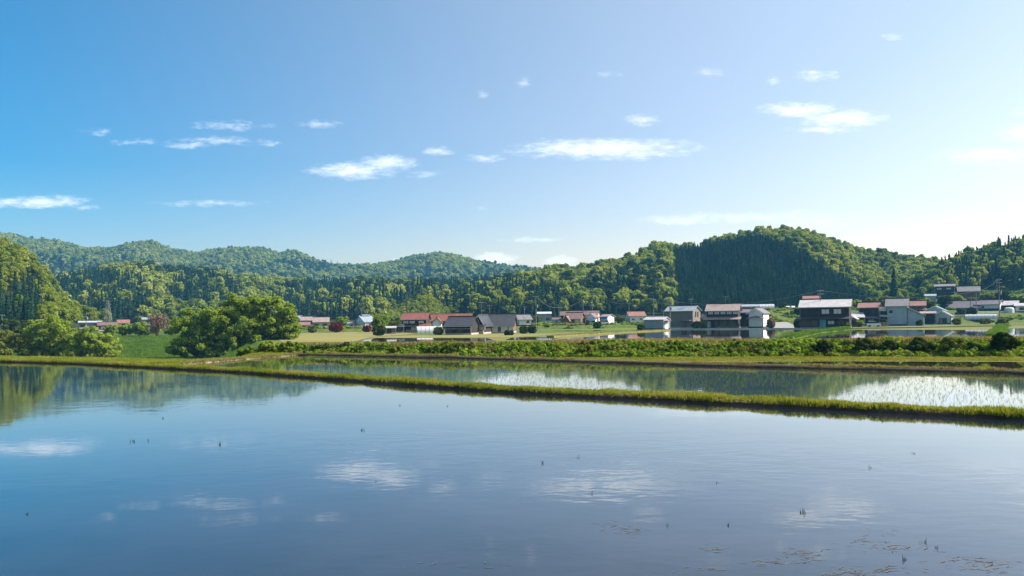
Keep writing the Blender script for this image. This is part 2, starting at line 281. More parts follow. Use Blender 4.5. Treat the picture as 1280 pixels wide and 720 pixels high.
# ------------------------------------------------------------------ mesh helpers
def tag(o, label=None, cat=None, group=None, kind=None):
    if label: o['label'] = label
    if cat: o['category'] = cat
    if group: o['group'] = group
    if kind: o['kind'] = kind
    return o
def empty(name, loc, rz=0):
    o = bpy.data.objects.new(name, None); o.empty_display_size = .3; C.objects.link(o); o.location = loc; o.rotation_euler = (0, 0, rz); return o
def link(name, me, parent=None):
    o = bpy.data.objects.new(name, me); C.objects.link(o)
    if parent: o.parent = parent
    return o
class MB:
    def __init__(s): s.v = []; s.f = []
    def poly(s, *pts):
        i = len(s.v); s.v += [tuple(p) for p in pts]; s.f.append(tuple(range(i, i+len(pts)))); return s
    def hexa(s, p):
        i = len(s.v); s.v += [tuple(q) for q in p]
        for f in ((0, 3, 2, 1), (4, 5, 6, 7), (0, 1, 5, 4), (1, 2, 6, 5), (2, 3, 7, 6), (3, 0, 4, 7)): s.f.append(tuple(i+k for k in f))
        return s
    def box(s, x0, x1, y0, y1, z0, z1): return s.hexa([(x0, y0, z0), (x1, y0, z0), (x1, y1, z0), (x0, y1, z0), (x0, y0, z1), (x1, y0, z1), (x1, y1, z1), (x0, y1, z1)])
    def slab(s, a, b, c, d, t):
        a, b, c, d = map(Vector, (a, b, c, d)); n = (b-a).cross(d-a).normalized()*t
        return s.hexa([a-n, b-n, c-n, d-n, a, b, c, d])
    def prism(s, prof, y0, y1):     # profile in xz, extruded in y
        i = len(s.v); n = len(prof); s.v += [(x, y0, z) for x, z in prof]+[(x, y1, z) for x, z in prof]
        s.f.append(tuple(range(i, i+n))); s.f.append(tuple(range(i+2*n-1, i+n-1, -1)))
        for k in range(n): s.f.append((i+(k+1) % n, i+k, i+n+k, i+n+(k+1) % n))
        return s
    def prismx(s, prof, x0, x1):    # profile in yz, extruded in x
        i = len(s.v); n = len(prof); s.v += [(x0, y, z) for y, z in prof]+[(x1, y, z) for y, z in prof]
        s.f.append(tuple(range(i, i+n))); s.f.append(tuple(range(i+2*n-1, i+n-1, -1)))
        for k in range(n): s.f.append((i+(k+1) % n, i+k, i+n+k, i+n+(k+1) % n))
        return s
    def tube(s, p0, p1, r0, r1, n=6):
        p0, p1 = Vector(p0), Vector(p1); d = (p1-p0).normalized(); a = d.orthogonal().normalized(); b = d.cross(a); i = len(s.v)
        for p, r in ((p0, r0), (p1, r1)):
            s.v += [tuple(p+(a*math.cos(2*math.pi*k/n)+b*math.sin(2*math.pi*k/n))*r) for k in range(n)]
        for k in range(n): s.f.append((i+k, i+(k+1) % n, i+n+(k+1) % n, i+n+k))
        s.f.append(tuple(range(i+n-1, i-1, -1))); s.f.append(tuple(range(i+n, i+2*n))); return s
    def mesh(s, name, mat, smooth=False):
        me = bpy.data.meshes.new(name); me.from_pydata(s.v, [], s.f); me.materials.append(mat); me.update()
        if smooth: me.polygons.foreach_set('use_smooth', [True]*len(me.polygons))
        return me
    def build(s, name, mat, parent=None, smooth=False): return link(name, s.mesh(name, mat, smooth), parent)
def quads_mesh(name, sets):
    """sets: list of ((n,4,3) array, material)"""
    me = bpy.data.meshes.new(name); V = np.concatenate([a for a, _ in sets]); n = len(V)
    me.vertices.add(4*n); me.vertices.foreach_set('co', V.reshape(-1).astype(np.float32))
    me.loops.add(4*n); me.loops.foreach_set('vertex_index', np.arange(4*n, dtype=np.int32))
    me.polygons.add(n); me.polygons.foreach_set('loop_start', np.arange(0, 4*n, 4, dtype=np.int32))
    try: me.polygons.foreach_set('loop_total', np.full(n, 4, dtype=np.int32))
    except Exception: pass
    for _, m in sets: me.materials.append(m)
    me.polygons.foreach_set('material_index', np.concatenate([np.full(len(a), i, dtype=np.int32) for i, (a, _) in enumerate(sets)]))
    me.update(calc_edges=True); return me
def unit(a): return a/np.maximum(np.linalg.norm(a, axis=1, keepdims=True), 1e-9)
def leaves(P, Nn, s, asp, rng, jitter=.7):
    n = len(P); N = unit(Nn+rng.normal(0, jitter, (n, 3))); T = unit(np.cross(N, rng.normal(0, 1, (n, 3)))); B = np.cross(N, T)
    sz = (s*rng.uniform(.6, 1.4, n))[:, None]; a = T*sz*asp; b = B*sz
    return np.stack([P-a-b*.6, P+a-b, P+a*.8+b, P-a*.7+b*.8], 1)
def clump(c, r, n, s, rng, asp=1.0, jitter=.7, shell=.45):
    d = unit(rng.normal(0, 1, (n, 3))); rad = (shell+(1-shell)*rng.random(n))[:, None]
    r = np.asarray(r)*np.ones(3)
    return leaves(np.asarray(c)+d*rad*r, d/r, s, asp, rng, jitter)
def tubeq(p0, p1, r0, r1, n=5):
    p0, p1 = Vector(p0), Vector(p1); d = (p1-p0).normalized(); a = d.orthogonal().normalized(); b = d.cross(a)
    R = [[p+(a*math.cos(2*math.pi*k/n)+b*math.sin(2*math.pi*k/n))*r for k in range(n)] for p, r in ((p0, r0), (p1, r1))]
    return np.array([[R[0][k], R[0][(k+1) % n], R[1][(k+1) % n], R[1][k]] for k in range(n)], float)
def scatter(name, protos, P, rot, sc, label, cat, group=None):
    """one 'stuff' object: prototypes instanced on points"""
    me = bpy.data.meshes.new(name); n = len(P); me.vertices.add(n); me.vertices.foreach_set('co', np.asarray(P, np.float32).reshape(-1))
    a = me.attributes.new('rot', 'FLOAT_VECTOR', 'POINT'); a.data.foreach_set('vector', np.asarray(rot, np.float32).reshape(-1))
    a = me.attributes.new('siz', 'FLOAT_VECTOR', 'POINT'); a.data.foreach_set('vector', np.asarray(sc, np.float32).reshape(-1))
    a = me.attributes.new('pick', 'INT', 'POINT'); a.data.foreach_set('value', RNG.integers(0, len(protos), n).astype(np.int32))
    for mt in protos[0].materials: me.materials.append(mt)
    o = link(name, me); tag(o, label, cat, group, 'stuff')
    ng = bpy.data.node_groups.new(name, 'GeometryNodeTree'); ng.interface.new_socket('Geometry', in_out='INPUT', socket_type='NodeSocketGeometry')
    ng.interface.new_socket('Geometry', in_out='OUTPUT', socket_type='NodeSocketGeometry'); N = ng.nodes; L = ng.links
    gi = N.new('NodeGroupInput'); go = N.new('NodeGroupOutput'); io = N.new('GeometryNodeInstanceOnPoints'); jg = N.new('GeometryNodeJoinGeometry')
    for i, pm in enumerate(protos):
        po = bpy.data.objects.new(name+'_source', pm); oi = N.new('GeometryNodeObjectInfo'); oi.inputs['Object'].default_value = po; oi.inputs['As Instance'].default_value = True
        L.new(oi.outputs['Geometry'], jg.inputs[0])
    def at(nm, t):
        q = N.new('GeometryNodeInputNamedAttribute'); q.data_type = t; q.inputs['Name'].default_value = nm; return q.outputs['Attribute']
    er = N.new('FunctionNodeEulerToRotation'); L.new(at('rot', 'FLOAT_VECTOR'), er.inputs[0])
    L.new(gi.outputs[0], io.inputs['Points']); L.new(jg.outputs[0], io.inputs['Instance']); io.inputs['Pick Instance'].default_value = True
    L.new(at('pick', 'INT'), io.inputs['Instance Index']); L.new(er.outputs[0], io.inputs['Rotation']); L.new(at('siz', 'FLOAT_VECTOR'), io.inputs['Scale'])
    L.new(io.outputs[0], go.inputs[0]); md = o.modifiers.new('scatter', 'NODES'); md.node_group = ng; return o
def inside(poly, X, Y):
    r = np.zeros(len(X), bool); n = len(poly)
    for i in range(n):
        x0, y0 = poly[i][:2]; x1, y1 = poly[(i+1) % n][:2]
        c = (y0 > Y) != (y1 > Y)
        with np.errstate(divide='ignore', invalid='ignore'): r ^= c & (X < (x1-x0)*(Y-y0)/(y1-y0)+x0)
    return r

# ------------------------------------------------------------------ ground and hills
def ground_mesh():
    us = np.concatenate([np.linspace(-1.5, -.72, 60), np.arange(-.715, .715, .005), np.linspace(.72, 1.5, 60)])
    ys = np.concatenate([np.arange(7, 50, .6), np.arange(50, 64, .3), np.arange(64, 130, 1.2), np.arange(130, 270, 2.5), np.arange(270, 640, 5.0), np.arange(640, 1000, 14), np.arange(1000, 2300, 30)])
    U, Yg = np.meshgrid(us, ys); X = U*Yg; Z = G(X, Yg)
    Z = Z+np.where(Yg > 125, (fbm(X/6, Yg/6, 3)-.45)*.06*smooth(125, 250, Yg), 0)
    nr, nc = U.shape
    V = np.stack([X, Yg, Z], -1).reshape(-1, 3)
    i = np.arange(nr*nc).reshape(nr, nc); Fc = np.stack([i[:-1, :-1], i[:-1, 1:], i[1:, 1:], i[1:, :-1]], -1).reshape(-1, 4)
    me = bpy.data.meshes.new('ground'); me.from_pydata(V.tolist(), [], Fc.tolist()); me.polygons.foreach_set('use_smooth', [True]*len(me.polygons))
    # what grows or lies where: meadow green, yellowing grass, forest floor
    col = np.zeros((nr, nc, 4)); col[..., 3] = 1
    n1 = fbm(X/9, Yg/9)
    meadow = np.array([.075, .15, .02]); olive = np.array([.15, .17, .045]); floor_ = np.array([.03, .042, .018]); yel = np.array([.24, .22, .08])
    c = olive[None, None]*(1-n1[..., None])+yel[None, None]*n1[..., None]
    left = (smooth(-.27, -.33, U)*(Yg > 40))[..., None]
    c = c*(1-left)+meadow*left
    green = np.clip(smooth(.39, .44, U)*smooth(262, 285, Yg)*.8+smooth(190, 215, Yg)*.65, 0, .85)[..., None]; c = c*(1-green)+np.array([.075, .125, .022])*green
    hill = np.clip(smooth(386, 398, Yg)+smooth(262, 275, Yg)*smooth(-.5, -.55, U), 0, 1)[..., None]
    c = c*(1-hill)+floor_*hill
    mud = (Yg < 60)*(U > -.6)
    c = np.where(mud[..., None] & (Z < .0)[..., None], np.array([.05, .038, .03]), c)
    col[..., :3] = c
    at = me.color_attributes.new('Col', 'FLOAT_COLOR', 'POINT'); at.data.foreach_set('color', col.reshape(-1).astype(np.float32))
    m, N, L, b = newmat('meadow_and_forest_floor')
    vc = N.new('ShaderNodeVertexColor'); vc.layer_name = 'Col'; tc = N.new('ShaderNodeTexCoord')
    n = N.new('ShaderNodeTexNoise'); n.inputs['Scale'].default_value = .8; n.inputs['Detail'].default_value = 8; L.new(tc.outputs['Object'], n.inputs['Vector'])
    r = ramp(N, [(.3, (.55, .55, .55)), (.7, (1.0, 1.0, 1.0))]); L.new(n.outputs['Fac'], r.inputs[0])
    mx = N.new('ShaderNodeMix'); mx.data_type = 'RGBA'; mx.blend_type = 'MULTIPLY'; mx.inputs['Factor'].default_value = 1
    L.new(vc.outputs[0], mx.inputs['A']); L.new(r.outputs[0], mx.inputs['B']); L.new(mx.outputs['Result'], b.inputs['Base Color'])
    b.inputs['Roughness'].default_value = 1; b.inputs['Specular IOR Level'].default_value = .1
    me.materials.append(m); o = link('hills', me); tag(o, kind='structure')
ground_mesh()
tag(MB().poly((-2350, -250, -6), (2350, -250, -6), (2350, 2350, -6), (-2350, 2350, -6)).build('ground', M['earth']), kind='structure')

def sheet(name, mat, pts): return tag(MB().poly(*pts).build(name, mat), kind='structure')
sheet('paddy_water', M['water'], [(-140, -60, 0), (60, -60, 0)]+[(float(x), float(y)+.45, 0) for x, y in zip(BX[::-1], BY[::-1])])
Z2 = .07
P2 = [onz(205, 457, Z2), onz(300, 449.5, Z2), onz(372, 444, Z2), onz(560, 447.6, Z2), onz(640, 450, Z2), onz(900, 458, Z2), onz(1060, 462, Z2), onz(1290, 468, Z2), onz(1500, 478, Z2)]
P2 += [Vector((x, float(bund_y(np.array(x)))+.45, Z2)) for x in (30, 13.2, 0, -13, -22.3)]
sheet('rice_paddy_water', M['water_rice'], P2)
Z3 = .10
P3 = [onz(770, 454.5, Z3), onz(900, 452.2, Z3), onz(1060, 451.5, Z3), onz(1290, 452.3, Z3), onz(1600, 454, Z3), onz(1600, 478, Z3), onz(1290, 464.5, Z3), onz(1060, 459, Z3), onz(900, 455.8, Z3)]
sheet('strip_paddy_water', M['water_far'], P3[::-1])
# upper terrace: flooded paddies and field strips, each a flat sheet a little above the ground
ZT = lambda px: float(ZL+(ZR-ZL)*smooth(-.06, .05, np.array((px-640)/F)))
def terr(name, mat, dz, pts):
    z = ZL+dz
    return sheet(name, mat, [onz(p[0], p[1], z) for p in pts])
terr('upper_paddy_water', M['water_far'], .05, [(445, 428.8), (625, 428.2), (610, 422.6), (470, 422.6), (448, 426)])
terr('upper_paddy_water', M['water_far'], .05, [(632, 424.8), (690, 424.5), (702, 421.6), (672, 420.9), (640, 422)])
terr('upper_paddy_water', M['water_far'], .05, [(690, 425), (960, 424), (1000, 421.5), (1010, 412), (840, 411.9), (815, 414.5), (760, 419)])
terr('upper_paddy_water', M['water_far'], .05, [(692, 413.4), (740, 414.0), (758, 413.2), (720, 412.6)])
terr('upper_paddy_water', M['water_far'], .05, [(778, 413.8), (800, 414.0), (826, 413.0), (790, 412.6)])
terr('upper_paddy_water', M['water_far'], .05, [(985, 423.4), (1236, 421.0), (1238, 412.4), (1060, 412.0), (1030, 415)])
terr('upper_paddy_water', M['water_far'], .05, [(1250, 420.5), (1330, 420), (1330, 410.5), (1262, 410.2)])
terr('dry_field', M['tan_field'], .05, [(352, 427.5), (440, 428), (462, 421.5), (520, 417.4), (470, 411.8), (352, 412.8), (338, 418)])
terr('green_field', M['lime_field'], .03, [(676, 413), (700, 412.2), (804, 411.8), (806, 407.4), (690, 407.6), (670, 409.5)])
terr('grass_strip', M['olive_field'], .035, [(450, 422.4), (640, 421.6), (700, 418), (640, 417), (520, 419.5)])

# ------------------------------------------------------------------ earth bunds with grass
def tuft(n, h, spread, rng, mat, lean=.35, w=.012):
    q = []
    for i in range(n):
        a = rng.uniform(0, 6.283); p = np.array([rng.normal(0, spread), rng.normal(0, spread), 0]); d = np.array([math.cos(a), math.sin(a), 0])
        hh = h*rng.uniform(.5, 1.15); le = rng.uniform(.1, 1)*lean*hh; s = np.array([-d[1], d[0], 0])*w
        m_ = p+d*le*.35+np.array([0, 0, hh*.6]); t = p+d*le+np.array([0, 0, hh*.95])
        q += [[p-s, p+s, m_+s*.8, m_-s*.8], [m_-s*.8, m_+s*.8, t+s*.15, t-s*.15]]
    return np.array(q)
def tufts(k, n, h, spread, mat, seed, **kw):
    r = np.random.default_rng(seed); return [quads_mesh('tuft', [(tuft(n, h, spread, r, mat, **kw), mat)]) for _ in range(k)]
GRASS = tufts(5, 16, .26, .10, M['grass'], 1, w=.016)
DRY = tufts(4, 12, .22, .10, M['dry_grass'], 2, w=.016)
TALL = tufts(4, 16, .6, .2, M['meadow'], 9, w=.03)
def bund(name, line, width, h, z0, mat, seed, wob=.18, steps=1.0):
    """earth ridge along a polyline with uneven edges"""
    pts = []
    for (a, b) in zip(line[:-1], line[1:]):
        a, b = Vector(a[:2]), Vector(b[:2]); n = max(1, int((b-a).length/steps))
        pts += [a+(b-a)*i/n for i in range(n)]
    pts.append(Vector(line[-1][:2])); v = []; f = []
    for i, p in enumerate(pts):
        d = (pts[min(i+1, len(pts)-1)]-pts[max(i-1, 0)]).normalized(); nrm = Vector((-d.y, d.x))
        wn = [(float(vnoise(i*.45+seed, k*7.3))-.5)*2*wob for k in range(6)]
        prof = [(-.62+wn[0]*.7, -.35), (-.5+wn[0], .42*h), (-.36+wn[1]*.7, h*(.93+wn[2])), (.34+wn[3]*.7, h*(.95+wn[4])), (.5+wn[5], .4*h), (.62+wn[5]*.7, -.35)]
        for (q, z) in prof: w_ = p+nrm*q*width; v.append((w_.x, w_.y, z0+z))
        if i:
            b0 = (i-1)*6; b1 = i*6
            for k in range(5): f.append((b0+k, b0+k+1, b1+k+1, b1+k))
    me = bpy.data.meshes.new(name); me.from_pydata(v, [], f); me.materials.append(mat); me.polygons.foreach_set('use_smooth', [True]*len(me.polygons)); me.update()
    o = link(name, me); tag(o, kind='structure'); return pts
def grass_on(name, pts, width, h, z0, dens, protos, label, lo=-.5, hi=.5, sc=(.7, 1.3), patch=0):
    r = np.random.default_rng(len(pts)+int(width*10)); P = []
    A = np.array([(p.x, p.y) for p in pts]); seg = np.diff(A, axis=0); ln = np.linalg.norm(seg, axis=1)
    n = int(ln.sum()*width*(hi-lo)*dens); k = r.choice(len(seg), n, p=ln/ln.sum()); t = r.random(n)[:, None]
    q = r.uniform(lo, hi, n); d = seg[k]/ln[k][:, None]; nr = np.stack([-d[:, 1], d[:, 0]], 1); xy = A[k]+seg[k]*t+nr*(q*width)[:, None]
    zz = z0+h*np.where(np.abs(q) < .38, 1, np.clip(1-(np.abs(q)-.38)/.2, 0, 1)**.8)-.03
    s = r.uniform(*sc, n)*np.clip(.2+1.6*fbm(xy[:, 0]/1.1, xy[:, 1]/1.1), .35, 1.5); 
    if patch: keep = fbm(xy[:, 0]/2.5+50, xy[:, 1]/2.5) > patch; xy, zz, s = xy[keep], zz[keep], s[keep]; n = len(s)
    rot = np.stack([r.normal(0, .12, n), r.normal(0, .12, n), r.uniform(0, 6.28, n)], 1)
    return scatter(name, protos, np.column_stack([xy, zz]), rot, np.stack([s, s, s], 1), label, 'grass')
XL = [float(x) for x in BX[1:]]
line1 = [(x, float(bund_y(np.array(x)))+.5) for x in XL]
b1 = bund('earth_bund', line1, .85, .155, 0, M['earth'], 1, .09, .5)
grass_on('bund_grass', b1, .85, .155, 0, 330, GRASS, 'thick short green grass along the bund edging the open paddy', -.475, .56, (.16, .52))
line2 = [p2[:2] for p2 in P2[2:9]]
b2 = bund('earth_bund', line2, .7, .17, Z2-.02, M['earth'], 2, .09, .5)
grass_on('bund_grass', b2, .7, .17, Z2, 110, DRY+GRASS[:1], 'sparse dry grass on the low bund behind the rice paddy', -.25, .55, (.3, .6), .42)
line3 = [onz(226, 455.2, .1)[:2], P2[1][:2], P2[2][:2]]
b3 = bund('earth_bund', line3, .5, .1, Z2-.02, M['earth_dry'], 3, .09, .5)
grass_on('bund_grass', b3, .7, .1, Z2, 200, DRY, 'straw coloured grass on the bund in front of the willow clump', -.5, .6, (.3, .6))
def field_grass(name, poly, dens, protos, label, sc, zf=None, seed=0, patch=0):
    r = np.random.default_rng(seed); P = np.array([(p[0], p[1]) for p in poly]); lo, hi = P.min(0), P.max(0); n = int((hi-lo).prod()*dens)
    xy = r.uniform(lo, hi, (n, 2)); xy = xy[inside(poly, xy[:, 0], xy[:, 1])]
    if patch: xy = xy[fbm(xy[:, 0]/4+seed, xy[:, 1]/4) > patch]
    z = G(xy[:, 0], xy[:, 1])-.02; n = len(xy); s = r.uniform(*sc, n)*(.6+.8*fbm(xy[:, 0]/3, xy[:, 1]/3))
    rot = np.stack([r.normal(0, .12, n), r.normal(0, .12, n), r.uniform(0, 6.28, n)], 1)
    return scatter(name, protos, np.column_stack([xy, z]), rot, np.stack([s, s, s], 1), label, 'grass')
strip = [onz(380, 446, .03), onz(560, 448.0, .03), onz(700, 451, .03), onz(780, 453, .03)]+[onz(p, y, .03) for p, y in ((900, 451.8), (1060, 451.2), (1290, 451.6), (1500, 452.5), (1500, 444), (1290, 444.8), (900, 445.5), (560, 445.5), (400, 443.8))]
field_grass('meadow_grass', strip, 110, GRASS[:3]+DRY[:3], 'yellowing grass strip at the foot of the weedy bank', (.2, .42), seed=3)
leftf = [(-150, 120), (-36, 98), (-54, 165), (-84, 250), (-200, 250)]
lefta = [(float(BX[1]), float(BY[1])+1), (float(BX[2]), float(BY[2])+1), (float(BX[3]), float(BY[3])+1), (P2[0].x, P2[0].y+.8), (P2[2].x-.5, P2[2].y+.5), (P2[2].x-4, P2[2].y+9), (-60, 85)]
field_grass('meadow_grass', lefta, 45, GRASS, 'short green grass behind the bund at the left corner of the paddies', (.5, .9), seed=14)
field_grass('meadow_grass', leftf, 3, TALL, 'lush green meadow grass between the two clumps of willows', (.6, 1.2), seed=4)
ue = np.linspace(-.262, .72, 40); edge = [(u*(bank_y(u)+1.7), bank_y(u)+1.7) for u in ue]+[(u*(bank_y(u)+4), bank_y(u)+4) for u in ue[::-1]]
field_grass('meadow_grass', edge, 60, DRY, 'pale dry grass along the top edge of the weedy bank', (.9, 1.7), seed=6)

# ------------------------------------------------------------------ rice seedlings in the second paddy
def seedlings():
    d = Vector((-.83, .56)).normalized(); n = Vector((d.y, -d.x)); r = np.random.default_rng(8)
    a, b = np.meshgrid(np.arange(-70, 70, .24), np.arange(-50, 50, .13)); a = a.reshape(-1); b = b.reshape(-1)
    a = a+.22*np.sin(b*.12); o = Vector((0, 32))
    X = o.x+d.x*a+n.x*b+r.normal(0, .085, len(a)); Y = o.y+d.y*a+n.y*b+r.normal(0, .085, len(a))
    k = inside(P2, X, Y) & (np.abs(X/np.maximum(Y, 1)) < .72) & (Y > 8)
    # the strip of open water with a few missing plants
    k &= ~((fbm(X/3+31, Y/3) > .62)); X, Y = X[k], Y[k]; m = len(X)
    k = r.random(m) < .72; X, Y = X[k], Y[k]; m = len(X)
    s = r.uniform(.7, 1.2, m); rot = np.stack([r.normal(0, .1, m), r.normal(0, .1, m), r.uniform(0, 6.28, m)], 1)
    pr = tufts(4, 4, .075, .012, M['rice'], 5, w=.0021, lean=.5)
    scatter('rice_seedlings', pr, np.column_stack([X, Y, np.full(m, Z2-.01)]), rot, np.stack([s, s, s], 1), 'rows of young rice seedlings standing in the shallow second paddy', 'rice')
seedlings()

# ------------------------------------------------------------------ weeds on the bank
def weedproto(seed, mat, r0=.42, n=60, s=.07):
    r = np.random.default_rng(seed); q = []
    for i in range(5):
        c = (r.normal(0, .22), r.normal(0, .22), r.uniform(.12, .34)); q.append(clump(c, (r0*r.uniform(.5, .8),)*2+(r0*r.uniform(.5, .9),), n, s, r, 1.2))
    return quads_mesh('weed', [(np.concatenate(q), mat)])
WEEDS = [weedproto(i, M['weed']) for i in range(5)]
def bank():
    r = np.random.default_rng(21); n = 6500; u = r.uniform(-.272, .74, n); t = r.uniform(-.12, 1.1, n)
    yk = bank_y(u); Y = yk+t*2.1; X = u*Y; z = G(X, Y)
    s = .53*r.uniform(.4, 1.1, n)*np.clip(.1+1.8*fbm(X/1.5+9, Y/1), .3, 1.6); k = t < .95; s = np.where(k, s, s*.55)
    rot = np.stack([np.full(n, .25)+r.normal(0, .15, n), r.normal(0, .15, n), r.uniform(0, 6.28, n)], 1)
    scatter('bank_weeds', WEEDS, np.column_stack([X, Y, z-.05]), rot, np.stack([s*1.25, s, s], 1), 'tangled leafy green weeds covering the long low bank', 'weeds')
def bank_patches(name, mat, n, seed, thr, label, sc):
    r = np.random.default_rng(seed); u = r.uniform(-.268, .74, n); t = r.uniform(-.05, .95, n); Y = bank_y(u)+t*2.1; X = u*Y; k = fbm(X/1.7+seed, Y/1.2) > thr; X, Y = X[k], Y[k]; n = len(X)
    s = r.uniform(*sc, n); rot = np.stack([np.full(n, .25), r.normal(0, .15, n), r.uniform(0, 6.28, n)], 1)
    scatter(name, [weedproto(i+seed, M[mat], .4, 60, .05) for i in range(3)], np.column_stack([X, Y, G(X, Y)]), rot, np.stack([s*1.3, s, s], 1), label, 'weeds')
bank()
bank_patches('bank_scrub', 'shrub', 1300, 5, .54, 'patches of darker scrub among the bright weeds on the bank', (.3, .62))
bank_patches('dry_stalks', 'twig', 1400, 9, .60, 'patches of last year dry stalks among the weeds on the bank', (.2, .45))
bank_patches('tall_weeds', 'yellow_shrub', 1500, 17, .58, 'patches of taller yellowish weeds on the bank', (.3, .66))

# ------------------------------------------------------------------ trees
def broad(seed, mats, hgt=8.0, rad=3.4, nc=17, nq=62, s=.33):
    r = np.random.default_rng(seed); q = []; tr = [tubeq((0, 0, -.5), (.1, 0, hgt*.5), .2, .13), tubeq((.1, 0, hgt*.48), (.4, .3, hgt*.8), .13, .05)]
    for i in range(nc):
        a = r.uniform(0, 6.283); zz = r.uniform(.34, .92); w = math.sin(min(1, (zz-.15)/.8)*math.pi)**.6
        rr = rad*w*r.uniform(.25, .72); c = np.array([math.cos(a)*rr, math.sin(a)*rr, zz*hgt]); cr = rad*r.uniform(.3, .48)
        q.append(clump(c, (cr, cr, cr*.75), nq, s, r, 1.1, .8)); 
        if i % 3 == 0: tr.append(tubeq((.1, 0, hgt*r.uniform(.25, .5)), tuple(c), .08, .03, 4))
    return np.concatenate(tr), np.concatenate(q)
def conif(seed, hgt=12.0, rad=1.9, n=430, s=.3):
    r = np.random.default_rng(seed); t = r.random(n)**.75; z = hgt*(.1+.9*(1-t)); lay = .75+.25*np.sin(z*5.2+r.uniform(0, 6))
    a = r.uniform(0, 6.283, n); rr = rad*t*lay*r.uniform(.45, 1.05, n)+.05
    P = np.stack([np.cos(a)*rr, np.sin(a)*rr, z-.25*rr], 1); Nn = np.stack([np.cos(a)*.6, np.sin(a)*.6, np.full(n, .8)], 1)
    return np.concatenate([tubeq((0, 0, -.5), (0, 0, hgt*.9), .17, .04)]), leaves(P, Nn, s, 1.25, r, .45)
SPR = [broad(40+i, None) for i in range(6)]; KNO = [broad(60+i, None, 8.5, 3.2, 20, 85, .26) for i in range(5)]
EVG = [broad(80+i, None, 8.5, 3.0, 18, 62, .32) for i in range(4)]; CON = [conif(90+i) for i in range(5)]
BAM = [broad(100+i, None, 3.2, 2.0, 9, 50, .22) for i in range(3)]
KINDS = {'spring': (SPR, 'leaf_spring'), 'knoll': (KNO, 'leaf_knoll'), 'evergreen': (EVG, 'leaf_dark'), 'conifer': (CON, 'conifer'), 'thicket': (BAM, 'leaf_knoll')}
PRM = {k: ([quads_mesh(k+'_tree', [(c, M[mt]), (t, M['bark'])]) for t, c in pr], [(quads_mesh('trunk', [(t, M['bark'])]), quads_mesh('crown', [(c, M[mt])])) for t, c in pr]) for k, (pr, mt) in KINDS.items()}
